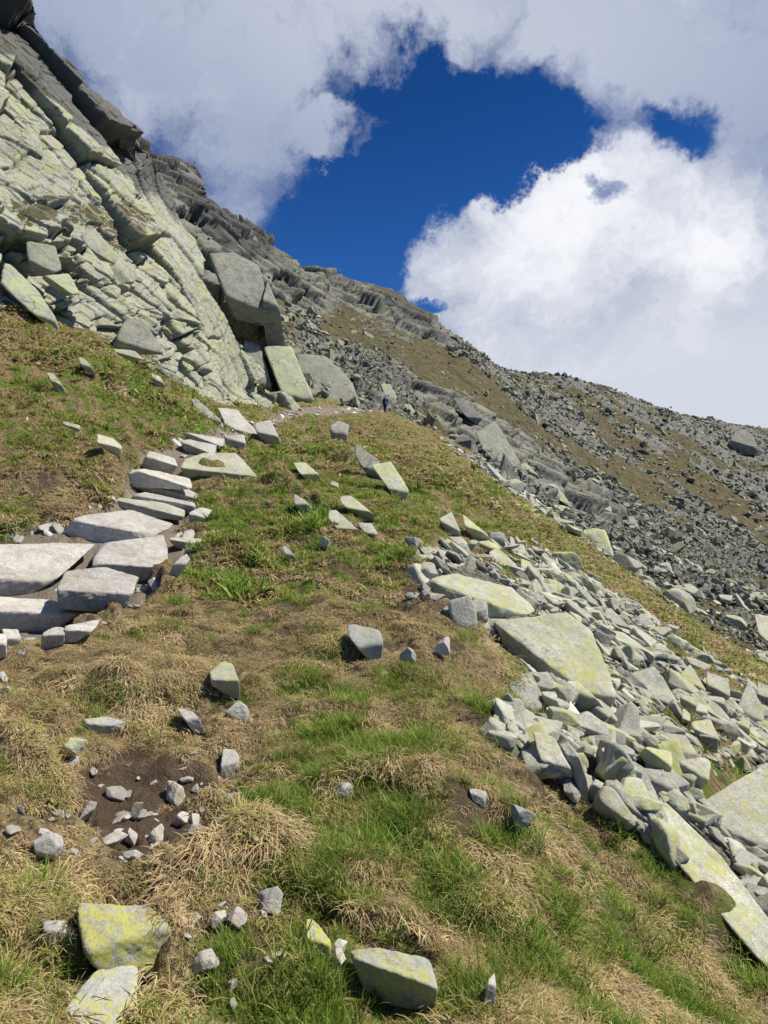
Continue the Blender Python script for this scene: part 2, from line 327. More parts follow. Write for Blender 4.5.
def green_of(u, v, x, y):
    s = np.clip(7/np.maximum(y, 1), .12, 1.6)
    g = .37 + (fbm2(x*1.1, y*1.1, 3, 301)-.5)*.5 + (fbm2(x*4.2, y*4.2, 3, 302)-.5)*1.15 + (fbm2(x*13, y*13, 2, 303)-.5)*.55
    for (cu, cv, ru, rv, a) in BLOBS: g = g + .75*a*np.exp(-(((u-cu)/ru)**2+((v-cv)/rv)**2))
    return g
def tussock(x, y):
    wx = x+.25*(vnoise2(x*2.5, y*2.5, 5)-.5); wy = y+.25*(vnoise2(x*2.5, y*2.5, 6)-.5)
    c1, _, _, e1, f1 = voro2(wx/.38, wy/.30, 41); c2, _, _, e2, f2 = voro2(wx/1.15+3, wy/.85, 43)
    d = (.03+.10*c1)*(1-sstep(0, .75, f1)) + (.04+.15*c2)*(1-sstep(.1, .8, f2))
    gap = (1-sstep(.02, .16, e1))*.5 + (1-sstep(0, .12, e2))*.6
    return d + .30*(fbm2(x*.45, y*.45, 3, 77)-.5) + .10*(fbm2(x*2, y*2, 3, 78)-.5), gap
def detail(x, y, masks):
    path, soil, field, strip = masks
    d, gap = tussock(x, y); k = 1-.85*np.clip(path, 0, 1); k = k*(1-.45*np.clip(field+strip, 0, 1)); k = k*(1-.5*np.clip(soil, 0, 1))
    k = k*sstep(.7, 2.2, y)*.75 + k*.25
    zz = 1.7+y*hill_t(x/y, np.log(y)); fz = (zz*1.15+2.2*fbm2(x*.35, y*.35, 3, 131)) % 1.0; msk = sstep(.42, .62, fbm2(x*.5, y*.5, 3, 132))
    saw = (sstep(0, .14, fz)-fz)*msk*np.where(x < -.5, 1., .55)*sstep(6.5, 9.5, y)*(1-np.clip(path+field+strip, 0, 1))
    d = d+.42*saw
    return d*k - .08*soil - .05*path + .02*(fbm2(x*7, y*7, 3, 33)-.5)*(1+path), gap
def hill_build():
    x = PPg*np.exp(QQg); y = np.exp(QQg); z = 1.7+y*hill_t(PPg, QQg)
    P0 = np.stack([x, y, z], -1); u, v = project(P0); mk = hill_masks(u, v, x, y); d, gap = detail(x, y, mk)
    P = P0.copy(); P[..., 2] += d; global HD; HD = d
    g = green_of(u, v, x, y); bare = np.maximum(np.maximum(mk[1], sstep(.3, .8, gap)*.9*(1-sstep(12, 28, y))), (1-sstep(.26, .38, fbm2(x*3.1, y*3.1, 3, 410)))*.55*(1-sstep(9, 14, y)))
    return P, u, v, mk, g, bare
HP, HU, HV, HM, HG, HB = hill_build()
HN = grid_normals(HP)
def hill_sample(p, q, arr):
    a = np.clip((p-pp[0])/(pp[-1]-pp[0])*(NCH-1), 0, NCH-1.001); r = np.clip((q-qq[0])/(qq[-1]-qq[0])*(NRH-1), 0, NRH-1.001)
    i = r.astype(int); j = a.astype(int); fr = r-i; fa = a-j
    if arr.ndim == 3: fr = fr[:, None]; fa = fa[:, None]
    return (arr[i, j]*(1-fa)+arr[i, j+1]*fa)*(1-fr)+(arr[i+1, j]*(1-fa)+arr[i+1, j+1]*fa)*fr
def hit(u, v, surf='hill'):        # the same on the ground as built, hummocks and all
    p, t = pt(u, v)
    if surf == 'mount':
        Y = hit_smooth(u, v, surf); return None if Y is None else Y*.985
    fa = float(np.clip((float(p)-pp[0])/(pp[-1]-pp[0])*(NCH-1), 0, NCH-1.001)); j = int(fa); f = fa-j; col = HP[:, j, 2]*(1-f)+HP[:, j+1, 2]*f; yy = np.exp(qq)
    k = np.nonzero((col-1.7)/yy >= float(t))[0]
    return None if len(k) == 0 else float(yy[k[0]])
def hill_point(x, y):              # built surface height at x, y
    return float(hill_sample(np.array([x/y]), np.array([math.log(y)]), HP[..., 2])[0])
def emit_hill():
    F = grid_faces(NRH, NCH); pm = HM[0].ravel()[F].mean(1) > .5
    at_ = {'green': HG.ravel(), 'bare': HB.ravel(), 'dirt': HM[0].ravel(), 'stony': np.clip(HM[2]+HM[3], 0, 1).ravel()}
    V = HP.reshape(-1, 3)
    for nm, sel in (('hillside', ~pm), ('path', pm)):
        f = F[sel]; ids, inv = np.unique(f, return_inverse=True); me = mesh_np(nm, V[ids], inv.reshape(-1, 4), True, {k: a[ids] for k, a in at_.items()})
        tag(link(nm, me, M['ground']), kind='structure')

# ------------------------------------------------------------------ jointed rock: plates that lean out at their foot, split by joints
def plates(a, b, sa, sb, seed, amp, warp=.35):
    wa = a+warp*sa*(fbm2(a/sa*.8, b/sb*.8, 3, seed+50)-.5)*2; wb = b+warp*sb*(fbm2(a/sa*.8, b/sb*.8, 3, seed+51)-.5)*2
    c, dx, dy, e, f1 = voro2(wa/sa, wb/sb, seed)
    c2 = (c*7.31) % 1; c3 = (c*13.7) % 1
    d = amp*((c-.5)*1.3 - dy*(.35+.55*c2) + dx*(c3-.5)*.7)
    return d, e, c
def cells1(t, seed, row=0):        # uneven intervals along a line: index, position inside, distance to the nearer end
    i = np.floor(t); B = lambda k: k+(hsh(k, row, seed)-.5)*.6
    i = np.where(t < B(i), i-1, np.where(t >= B(i+1), i+1, i)); lo, hi = B(i), B(i+1); f = (t-lo)/(hi-lo); return i, f, np.minimum(t-lo, hi-t)
def slabs(a, b, w, h, seed, warp=.05):
    """rock split by straight joints: long slabs side by side, each broken across at its own heights"""
    a = a+warp*w*(fbm2(a/w*.6, b/h*.9, 3, seed+30)-.5)*4; b = b+warp*h*(fbm2(a/w*.9, b/h*.6, 3, seed+31)-.5)*4
    i, fa, ea = cells1(a/w, seed); j, fb_, eb = cells1(b/h+(hsh(i, 7, seed+1))*5+(fa-.5)*(hsh(i, 3, seed+2)-.5)*.5, seed+3, i)
    return hsh(i, 1, seed+4), hsh(i, j, seed+5), hsh(i, j, seed+6), fa, fb_, ea*w, eb*h
MNC, MNR = 900, 620
def mountain_build():
    p = np.linspace(-.62, .95, MNC); q = np.linspace(math.log(50), math.log(400), MNR); Pg, Qg = np.meshgrid(p, q)
    y = np.exp(Qg); x = Pg*y; z = 1.7+y*mount_t(Pg, Qg); P = np.stack([x, y, z], -1); u, v = project(P); N = grid_normals(P); N[N[..., 2] < 0] *= -1
    jx = (fbm2(x*.07, y*.07, 5, 12, .62)-.5)*75; jy = (fbm2(x*.07, y*.07, 5, 13, .62)-.5)*48
    strips = [[(310,308),(345,312),(420,340),(470,372),(560,420),(640,480),(690,525),(610,490),(540,455),(470,410),(400,372),(340,345)],[(575,395),(610,412),(690,470),(768,525),(900,600),(900,640),(768,558),(700,512),(640,462),(590,420)],[(640,560),(700,590),(768,640),(800,680),(768,655),(690,610)],[(415,395),(450,430),(480,470),(450,455),(425,425)],[(470,372),(520,375),(540,388),(500,392)],[(262,300),(300,300),(300,345),(285,335)]]
    turf = np.zeros(x.shape)
    for s_ in strips: turf = np.maximum(turf, in_poly(u+jx, v+jy, s_, 7))
    turf = np.maximum(turf, sstep(275, 330, u)*.75*sstep(.52, .66, fbm2(x*.045+5, y*.045+z*.03, 5, 14, .6)))
    RIB = [(395,340),(450,375),(500,420),(560,470),(620,520),(600,530),(540,505),(490,470),(440,420),(400,390)]
    rib = in_poly(u+jx*.4, v+jy*.4, RIB, 8)
    crag = np.maximum(in_poly(u, v, [(60,40),(165,140),(275,235),(270,290),(330,420),(60,430)], 14), in_poly(u+jx*.3, v+jy*.3, [(230,225),(300,255),(420,285),(470,345),(420,345),(330,318),(250,300)], 8))
    hard = np.clip(np.maximum(rib, crag), 0, 1)
    up = z+.35*y*.2
    s = np.clip(y/90, .6, 2.4)
    d1, e1, c1 = plates(x*.8+y*.5+z*.35, z*.9-y*.25, 9, 6, 61, 1.9); d2, e2, c2 = plates(x*.8+y*.5+z*.35, z*.9-y*.25, 3.6, 2.6, 66, .95); d3, e3, c3 = plates(x, y*.6+z, 1.5, 1.1, 70, .5)
    h1, h2, h3, fa, fb_, ea, eb = slabs((x*.8+y*.5)*.8+z*.55, z*.85-(x*.8+y*.5)*.4, 6., 8., 381, .12); k1, k2, k3, ga, gb, ka, kb = slabs((x*.8+y*.5)*.9+z*.4, z*.9-(x*.8+y*.5)*.3, 2.4, 2.8, 481, .12)
    d1 = (h1-.5)*2.2+(h2-.5)*1.8+(.5-fb_)*(.5+1.6*h3)-(1-sstep(.05, .35, np.minimum(ea, eb)))*.8; d2 = (k1-.5)*.5+(k2-.5)*1.1+(.5-gb)*(.2+.8*k3)-(1-sstep(.03, .2, np.minimum(ka, kb)))*.4; e2 = np.minimum(ka, kb)*.6
    soft = .9*(fbm2(x*.05, y*.05, 3, 20)-.5)*4 + .8*(fbm2(x*.35, y*.35, 3, 21)-.5)
    d = ((d1*.9+d2)*hard + (d2*.45+d3*.9)*(1-hard))*(1-.92*turf) + soft*(1-hard) + .4*(fbm2(x*.6, z*.6, 3, 22)-.5)
    d = d*sstep(49, 60, y)
    P = P + N*d[..., None]
    crack = (1-sstep(.0, .10, e2))*hard*.9 + (1-sstep(0, .12, e3))*(1-hard)*(1-turf)*.8
    dark_area = np.zeros(x.shape)
    dark_area = np.maximum(dark_area, in_poly(u, v, [(60,40),(165,140),(275,235),(268,262),(225,246),(190,215),(170,180),(60,90)], 8))
    dark_area = np.maximum(dark_area, .9*in_poly(u, v, [(370,275),(400,280),(425,310),(460,345),(440,340),(410,325),(375,300)], 6)); dark_area = np.maximum(dark_area, .3*(1-hard)*sstep(380, 470, u))
    at_ = {'pale': np.clip(.35+.65*hard, 0, 1).ravel(), 'dark_area': dark_area.ravel(), 'crack': crack.ravel(), 'turf': turf.ravel()}
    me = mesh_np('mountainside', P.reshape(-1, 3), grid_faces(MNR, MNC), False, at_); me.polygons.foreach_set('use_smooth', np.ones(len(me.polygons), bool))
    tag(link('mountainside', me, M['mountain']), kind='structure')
    return P, u, v, turf, hard, grid_normals(P)
MP, MU, MV, MT, MH, MN = mountain_build()

# ------------------------------------------------------------------ the cliff
EDGE = [(-260,-260),(-60,-160),(0,-40),(18,0),(38,20),(48,42),(72,75),(92,98),(112,122),(140,142),(152,158),(165,188),(190,238),(214,290),(240,345),(262,378),(292,404),(300,430)]
EDGE_V = np.array([e[1] for e in EDGE], float); EDGE_U = np.array([e[0] for e in EDGE], float)
def cliff_build():
    nr, nc, nb = 760, 620, 60
    v = np.linspace(-230, 440, nr); ue = np.interp(v, EDGE_V, EDGE_U)
    s = np.linspace(0, 1, nc)**.85
    u0 = -330.
    U = u0+(ue[:, None]-u0)*s[None]; V = np.repeat(v[:, None], nc, 1)
    Y = cliff_Y(U, V)
    P = at(U, V, Y)
    # behind the edge the rock face turns away and runs back into the mountain
    k = np.linspace(0, 1, nb+1)[1:]
    last = P[:, -1]; back = last[:, None, :] + (k[None, :, None]**1.3)*np.array([-9., 26., -5.])[None, None]
    P = np.concatenate([P, back], 1); U2, V2 = project(P)
    N = grid_normals(P); N[(N[..., 0]*.9-N[..., 1]*.3+N[..., 2]*.3) < 0] *= -1
    a = P[..., 1]*.9+P[..., 0]*.3; b = P[..., 2]-.25*(P[..., 1]-30)       # along the wall, up the wall (joints dip with the slope)
    a2 = a*.86+b*.5; b2 = b*.86-a*.5
    h1, h2, h3, fa, fb_, ea, eb = slabs(a2, b2, 3.0, 6.5, 81); k1, k2, k3, ga, gb, ka, kb = slabs(a2*.93+b2*.3, b2*.93-a2*.3, 1.8, 2.6, 181, .10); m1, m2, m3, ma, mb, na, nb_ = slabs(a2, b2, .7, 1.0, 281)
    low = in_poly(U2, V2, [(-300,200),(0,210),(60,215),(130,240),(190,330),(230,400),(120,400),(0,330),(-300,350)], 14)
    slab = in_poly(U2, V2, [(150,150),(170,185),(240,345),(260,400),(215,400),(200,330),(165,250),(135,170)], 10)
    d = (1-.75*slab)*((h1-.5)*1.0+(h2-.5)*.9+(.5-fb_)*(.45+1.4*h3)+(fa-.5)*(h2-.5)*.8)*(1-.3*low)
    d = d+(1-.8*slab)*((k1-.5)*.3+(k2-.5)*.75+(.5-gb)*(.3+.95*k3)+(ga-.5)*(k2-.5)*.4)*(.35+.75*low)+(1-.5*slab)*((m2-.5)*.16+(.5-mb)*.12)*(.5+.5*low)
    e1 = np.minimum(ea, eb); e2 = np.minimum(ka, kb); e3 = np.minimum(na, nb_)
    d = d+.15*(fbm2(a*.9, b*.9, 4, 95)-.5)+.08*(fbm2(a*4, b*4, 4, 96)-.5)
    v1, ve, vc = plates(a2, b2, 2.3, 1.9, 84, .7, .2); d = d+v1*.75*low*sstep(.4, .6, fbm2(a*.25, b*.25, 2, 85))-(1-sstep(0, .06, ve))*.3*low
    groove = (1-sstep(.02, .16, e1))*.65*(1-.7*slab)+(1-sstep(.02, .11, e2))*.62*(.2+.8*low)*(1-.6*slab)+(1-sstep(0, .06, e3))*.08
    d = d-groove
    P = P + N*d[..., None]
    turf = np.maximum(in_poly(U2+(fbm2(a*.8, b*.8, 3, 97)-.5)*30, V2+(fbm2(a*.8, b*.8, 3, 98)-.5)*24, [(0,208),(55,208),(100,200),(130,215),(134,250),(112,245),(85,225),(60,228),(0,240)], 6), .9*(1-sstep(.02, .30, ea))*sstep(.5, .6, fbm2(a*.35, b*.35, 2, 99)))
    turf = np.maximum(turf, in_poly(U2, V2, [(8,20),(24,60),(50,100),(40,98),(12,60)], 4))
    turf = np.maximum(turf, in_poly(U2+(fbm2(a, b, 3, 97)-.5)*20, V2, [(60,325),(130,345),(200,395),(230,410),(180,410),(100,380),(40,345)], 5)*.6)
    dark_area = in_poly(U2+(fbm2(a*.5, b*.5, 3, 197)-.5)*40, V2, [(-330,-300),(20,-300),(60,40),(165,160),(190,225),(150,190),(118,150),(95,150),(70,110),(40,100),(22,70),(0,55),(-330,80)], 12)
    crack = np.clip((1-sstep(.03, .13, e1))*.9*(1-.6*slab)+(1-sstep(.02, .08, e2))*.8*(.25+.75*low), 0, 1)
    at_ = {'pale': np.clip(1-.6*dark_area, 0, 1).ravel(), 'dark_area': dark_area.ravel(), 'crack': crack.ravel(), 'turf': turf.ravel()}
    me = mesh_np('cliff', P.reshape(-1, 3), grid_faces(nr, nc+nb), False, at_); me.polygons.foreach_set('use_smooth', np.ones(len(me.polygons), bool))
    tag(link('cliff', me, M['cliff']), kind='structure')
cliff_build()
# ------------------------------------------------------------------ rocks
def ico(level):
    bm = bmesh.new(); bmesh.ops.create_icosphere(bm, subdivisions=level, radius=1); bm.verts.ensure_lookup_table()
    V = np.array([v.co[:] for v in bm.verts]); F = np.array([[v.index for v in f.verts] for f in bm.faces]); bm.free(); return unit(V), F
ICO = {l: ico(l) for l in (3, 4, 5, 6)}
def corners(N, h):
    n = len(N); out = []
    from itertools import combinations
    I = np.array(list(combinations(range(n), 3))); A = N[I]; det = np.linalg.det(A); ok = np.abs(det) > 1e-3
    X = np.linalg.solve(A[ok], h[I[ok]][..., None])[..., 0]
    ins = (X@N.T <= h[None]+1e-6*np.abs(h).max()).all(1); return X[ins]
def convex_rock(N, h, level=4, sharp=26., rough=.03, seed=0):
    """angular stone bounded by planes N.x <= h around the origin, edges worn round"""
    N = unit(N); h = np.asarray(h, float)
    C = corners(N, h)
    if len(C) < 4: C = np.vstack([N*h[:, None], -N*h[:, None]*.5])
    cov = np.cov(C.T)+np.eye(3)*1e-6*np.trace(np.cov(C.T)); w, E = np.linalg.eigh(cov); A = E@np.diag(np.sqrt(w))@E.T
    D, F = ICO[level]; X = D@A.T
    s = (X@N.T)/h[None]; s = np.maximum(s, 1e-4)
    r = (s**sharp).sum(1)**(-1/sharp); V = X*r[:, None]
    size = float(np.sqrt(w).mean())
    Q = V/size; n = (fbm3(Q*1.3+seed*3.1+50, 4, seed)-.5)*2.0
    dirn = unit(V); V = V + dirn*(n*rough*size*1.6)[:, None]
    # chipped, stepped breaks
    st = fbm3(Q*.9+seed*1.7+90, 3, seed+9); step = np.floor(st*9)/9; V = V + dirn*((step-.5)*rough*size*1.8)[:, None]
    if level >= 5: V = V + dirn*((fbm3(Q*5+seed+20, 5, seed+4, .6)-.5)*rough*size*1.7)[:, None]
    return V, F
def convex_hull2(P):
    P = sorted(map(tuple, P)); 
    def half(pts):
        o = []
        for p in pts:
            while len(o) >= 2 and (o[-1][0]-o[-2][0])*(p[1]-o[-2][1])-(o[-1][1]-o[-2][1])*(p[0]-o[-2][0]) <= 0: o.pop()
            o.append(p)
        return o[:-1]
    return np.array(half(P)+half(P[::-1]))
ROCKS = []
def traced_rock(name, cat, label, mat, poly, front=.28, lean=.5, Y=None, surf=None, group=None, bury=.10, rng=None, thick=1., grow=1.0, kind=None, parent=None):
    """a real stone whose outline from the path is poly: it lies where its foot meets the ground, with its own top, front and depth"""
    rng = np.random.default_rng(abs(hash((len(ROCKS), 5))) % 2**32) if rng is None else rng
    P = convex_hull2(np.array(poly, float)); c2 = P.mean(0); P = c2+(P-c2)*grow
    vb = P[:, 1].max(); vt = P[:, 1].min(); hgt = vb-vt; ub = P[P[:, 1] > vb-.25*hgt, 0].mean()
    if Y is None:
        ym = hit(c2[0]*.5+ub*.5, vb-.12*hgt, surf or 'hill')
        if ym is None and surf is None: surf = 'mount'; ym = hit(c2[0]*.5+ub*.5, vb-.12*hgt, 'mount')
        if ym is None: ym = 70.
        Y0 = ym
        Y0 *= .985
    else: Y0 = Y
    sf = surf or 'hill'
    P = P.copy(); low = P[:, 1] > vb-.3*hgt; P[low, 1] += (bury if hgt > 22 else .3)*hgt; Pin = P.copy()
    rs = rng.bit_generator.state
    for attempt in range(3):
        rng.bit_generator.state = rs
        A0 = at(c2[0], vb-front*hgt, Y0)                        # a point on the lip between top and front
        gn = ground_normal(A0[0], A0[1], sf) if Y is None else unit([.6, -.5, .6])
        eye = unit(EYE-A0)
        n_top = unit(gn*.75+np.array([.12, 0, .45])+eye*lean+rng.normal(0, .10, 3))
        pix = Y0/FPX
        size = max(np.ptp(P[:, 0]), hgt)*pix
        n_front = unit(eye*1.0+np.array([.10, 0, -.10])-n_top*.55+rng.normal(0, .12, 3))
        Ri = unit(ray(c2[0]+(P[:, 0]-c2[0])*.95, c2[1]+(P[:, 1]-c2[1])*.95)); D0 = np.linalg.norm(A0-EYE)
        for _ in range(14):                                     # lean the top and the front until the whole outline is covered by a stone of sensible depth
            tt = []
            for n in (n_top, n_front):
                den = Ri@n; tt.append(np.where(den < -.04, (n@(A0-EYE))/np.minimum(den, -.04), 1e3 if n is n_top else -1e3))
            ent = np.maximum(tt[0], tt[1])
            if ent.max()-D0 < 1.05*size*thick: break
            n_top = unit(n_top+eye*.22); n_front = unit(n_front+eye*.15)
        if Y is not None or sf != 'hill' or attempt == 2: break
        S2 = c2+(P-c2)*.86; gh = np.array([hit(a_, b_, 'hill') or 99. for a_, b_ in S2]); rr = gh/(A0[1]*0+ent*(ray(S2[:, 0], S2[:, 1])[:, 1]/np.linalg.norm(ray(S2[:, 0], S2[:, 1]), axis=1)))
        q_ = np.sort(rr)[max(0, len(rr)//8)]
        if q_ >= .995: break
        Y0 *= max(.975 if Y0 < 4.5 else .93, q_*.99)                               # lay it where the bumps of the turf leave its faces free
    ent = np.clip(ent, D0-.5*size, D0+1.1*size*thick)
    Pe = EYE+Ri*ent[:, None]
    Cc = (Pe.mean(0)*.6+(EYE+unit(ray(c2[0], c2[1]))*max((n_top@(A0-EYE))/min(n_top@unit(ray(c2[0], c2[1])), -.04), D0-.3*size)*1.)*.4) if False else Pe.mean(0)
    Cc = Cc+unit(Cc-EYE)*.22*size
    planes = []
    if Y is None and sf == 'hill':                          # carry the foot down into the turf at its own distance
        for i_ in range(len(P)):
            if P[i_, 1] > vb-.45*hgt:
                a_ = at(P[i_, 0], P[i_, 1], Y0); gz = hill_point(a_[0], a_[1]); vg = project(np.array([a_[0], a_[1], gz-.012*Y0**.5]))[1]
                P[i_, 1] = min(max(P[i_, 1], vg), P[i_, 1]+(.24 if Y0 < 4 else .12)*hgt+2)
        P = convex_hull2(P)
    Pd = np.array([at(p[0], p[1], Y0) for p in P]); cen = Pd.mean(0)
    k = len(P)
    for i in range(k):
        a, bq = Pd[i-1], Pd[i]
        if np.linalg.norm(a-bq) < 1e-4: continue
        n = unit(np.cross(unit(a-EYE), bq-a))               # plane through the eye's line of sight, then tilted to a natural break
        if n@(cen-a) > 0: n = -n
        planes.append((n, a))
    # scale of outline planes at the stone's own distance: they run along the sight lines
    N = [n for n, a in planes]; Hh = [n@(EYE-Cc) for n, a in planes]
    tilt = []
    for n in N: tilt.append(unit(n+CF*rng.uniform(-.05, .28)))
    H2 = []
    for (n, a), tn in zip(planes, tilt):
        # keep the tilted plane touching the outline at the depth of the lip
        m = EYE+(a-EYE)*1.0; H2.append(tn@(m-Cc))
    N = tilt; Hh = H2
    N.append(n_top); Hh.append(n_top@(A0-Cc)); N.append(n_front); Hh.append(n_front@(A0-Cc))
    nb = unit(CF*1.0-n_top*.2); N.append(nb); Hh.append(max(nb@(q_-Cc) for q_ in Pe)+.22*size)
    nbm = unit(-n_top+rng.normal(0, .08, 3)); N.append(nbm); Hh.append(max(nbm@(q_-Cc) for q_ in Pe)+.30*size)
    # broken corners
    for _ in range(3):
        n = unit(n_top*.7+eye*.5+rng.normal(0, .8, 3)); Cn = corners(unit(np.array(N)), np.maximum(np.array(Hh), .06*size)); hs = (Cn@n).max() if len(Cn) else size; N.append(n); Hh.append(hs*rng.uniform(.88, .97))
    N = np.array(N); Hh = np.array(Hh)
    bad = Hh < .06*size
    Hh = np.where(bad, .06*size+.0, Hh)
    px = max(np.ptp(P[:, 0]), hgt); level = 6 if px > 75 else (5 if px > 28 else 4)
    V, F = convex_rock(N, Hh, max(level, 5) if Y0 < 5 else level, (14 if px < 30 else 22) if Y0 < 5 else 26, (.085 if px < 30 else .055) if Y0 < 5 else .045, int(rng.integers(1, 999)))
    base = Cc.copy()
    if px < 32 and Y0 < 9 and Y is None and cat in ('stone', 'pebble') and c2[0] < 535 and group is None:                    # small stone: an irregular lump of the traced size, half sunk in the turf
        Nr = unit(rng.normal(0, 1, (12, 3))); Nr = np.vstack([Nr, -Nr[:4]]); V, F = convex_rock(Nr, rng.uniform(.62, 1.0, len(Nr)), 5, 20, .07, int(rng.integers(1, 999)))
        w_, h_ = np.ptp(Pin[:, 0])*Y0/FPX, hgt*1.25*Y0/FPX; V = V/np.ptp(V, axis=0); w_ = max(w_, .7*h_); h_ = max(h_, .55*w_)
        V = V[:, :1]*w_*CR+V[:, 1:2]*(w_*.5+h_*.4)*CF+V[:, 2:]*h_*CU; base = at(c2[0], c2[1]+.24*hgt, Y0+.1*h_)
    me = mesh_np(name, V, F, True); o = link(name, me, M[mat] if isinstance(mat, str) else mat, loc=base)
    tag(o, label, cat, group, 'thing')
    ROCKS.append(dict(o=o, poly=P, c=c2, px=px, Y=Y0, cat=cat, label=label)); return o
SPECS = []
def R(*a, **k): SPECS.append((a, k))
def build_rock(cat, label, mat, pts, **k):
    name = {'slab': 'stone_slab', 'boulder': 'boulder', 'stone': 'stone', 'step': 'stone_step', 'outcrop': 'rock_outcrop', 'pebble': 'pebble', 'block': 'rock_block'}[cat]
    it = iter(pts); return traced_rock(name, {'slab': 'stone slab', 'step': 'stone step', 'outcrop': 'rock outcrop', 'block': 'rock block'}.get(cat, cat), label, mat, list(zip(it, it)), **k)
g = 'stone steps and slabs of the path'
ps = dict(front=.3, lean=.1, group=g, grow=1.12)
R('slab','broad pale grey path slab running off the left edge above the undercut slab','path_stone',(-25,545,34,539,70,539,92,540,104,551,88,561,66,567,43,580,20,595,-25,592),front=.28,lean=.1,group=g,grow=1.07)
R('slab','rough grey path slab with a yellowish top, just below the longest step','path_stone',(97,556,116,543,143,539,172,536,175,555,159,573,140,577,97,566),**ps)
R('slab','pale fractured path slab in the middle, right of the green tuft','path_stone',(61,580,66,569,94,563,137,576,126,589,120,603,94,601,63,595),**ps)
R('slab','lowest big pale path slab at the left edge with a dark undercut front','path_stone',(-22,592,30,590,72,595,86,603,66,615,43,629,20,628,-22,624),front=.42,lean=.15,group=g,grow=1.09)
R('stone','squat pale stone standing on end at the lower edge of the path','path_stone',(40,643,42,632,53,623,66,625,66,639,46,647),front=.5,lean=.6,group=g)
R('slab','thin flat pale stone lying beside the squat upright stone on the path','path_stone',(66,626,102,619,100,627,74,635,66,633),**ps)
R('stone','pale stone cut by the left edge below the lowest big path slab','path_stone',(-12,632,7,630,7,654,-12,656),front=.5,lean=.5,group=g)
R('slab','small flat pale stone under the dark front of the lowest big path slab','path_stone',(3,630,21,630,21,638,8,641),**ps)
R('step','longest stone step, a wide pointed grey slab across the path','path_stone',(67,527,83,516,109,511,160,511,186,520,160,529,138,533,86,538,69,534),front=.38,lean=.05,group=g,grow=1.12)
R('step','greenish mossy stone step directly above the longest step','field_stone',(119,504,160,501,192,509,183,514,120,510),front=.38,lean=.05,group=g,grow=1.12)
R('step','thick rounded grey stone step, second above the longest step','path_stone',(136,496,149,491,193,499,192,507,178,507,137,502),front=.42,lean=.05,group=g,grow=1.12)
R('step','thin wedge shaped stone step, third above the longest step','path_stone',(136,481,143,479,178,485,198,491,192,497,172,491,137,487),front=.42,lean=.05,group=g,grow=1.12)
R('step','wide flat stone step below the tallest block of the stairway','path_stone',(130,473,149,469,192,476,192,483,160,481,132,480),front=.42,lean=.05,group=g,grow=1.12)
R('step','tall grey block at the top of the stone stairway, left of the lichened boulder','path_stone',(142,463,149,450,178,456,180,464,175,474,143,471),front=.55,lean=.4,group=g)
R('boulder','big yellow lichened boulder with a flat sloping face beside the top of the steps','yellow_stone',(182,459,190,453,214,446,232,443,264,478,244,474,207,471,183,471),front=.2,lean=.5)
R('slab','flat pale stone behind the yellow lichened boulder at the steps','path_stone',(182,441,189,439,215,444,212,451,186,450),**ps)
R('slab','pale stone further up the path, right behind the lichened boulder at the steps','path_stone',(224,436,248,431,246,445,226,444),front=.3,lean=.3,group=g)
R('slab','thin pale stone lying left above the lichened boulder at the steps','path_stone',(187,434,221,435,221,442,190,441),**ps)
R('stone','grey stone set in the grass bank left of the stairway','grey_stone',(96,433,115,436,122,444,119,458,97,444),front=.5,lean=.5)
R('stone','pointed grey stone leaning out at the right edge of the path slabs','path_stone',(167,570,179,557,190,549,192,557,178,567),front=.3,lean=.3,group=g)
R('stone','light stone on the right end of the longest step','path_stone',(188,519,189,512,198,507,212,510,200,519),front=.3,lean=.3,group=g)
R('slab','flat grey stone in the grass right of the yellowish path slab','grey_stone',(172,541,205,537,206,541,178,545),**ps)
R('stone','small brown stone between the greenish step and the bank','path_stone',(104,494,113,495,118,499,108,500),front=.3,lean=.3,group=g)
R('slab','long pale sloping slab at the cliff foot, lower end of the rubble trail','path_stone',(217,407,234,408,261,430,248,435,228,425),front=.15,lean=.4)
R('slab','pale slab at the cliff foot just right of the long sloping slab','path_stone',(253,424,271,421,282,436,261,437),front=.2,lean=.4)
R('slab','greenish slab at the cliff foot left of the long pale sloping slab','crag_stone',(180,393,200,396,222,414,216,421,190,406),front=.15,lean=.4)
h = dict(front=.25, lean=.5)
R('boulder','long grey green rock in the grass below the hiker, upper piece','crag_stone',(346,436,359,436,376,453,383,465,390,473,383,479,370,471,349,449),**h)
R('boulder','lower broken piece of the long rock in the grass below the hiker','field_stone',(370,465,390,461,397,476,410,485,408,499,397,496,383,481),**h)
R('stone','dark topped stone at the upper tip of the long rock below the hiker','grey_stone',(329,427,342,419,349,422,346,438,332,433),**h)
R('boulder','smooth yellow green rock lying in mid slope grass','yellow_stone',(336,495,356,493,380,512,366,515,339,504),**h)
R('boulder','grey yellow rock in the grass below the smooth yellow green rock','field_stone',(322,510,342,509,359,526,356,535,339,527,324,517),**h)
R('stone','small stone at the right tail of the grey yellow mid slope rock','field_stone',(356,522,370,522,378,531,375,537,359,528),**h)
R('slab','thin flat stone in grass at the head of the mid slope','field_stone',(285,460,305,459,326,476,315,479,295,466),**h)
R('slab','dark thin splinter of rock slanting in the mid slope grass','grey_stone',(288,490,314,504,310,509,290,494),**h)
R('stone','small upright stone right of the dark slanting splinter','field_stone',(329,478,339,481,339,491,331,486),front=.4,lean=.5)
R('stone','pale pointed stone below the grey yellow mid slope rock','near_plain',(320,537,327,535,330,542,324,546),**h)
R('slab','narrow grey stone almost buried in grass right of the path edge','grey_stone',(282,546,288,545,300,558,288,555),**h)
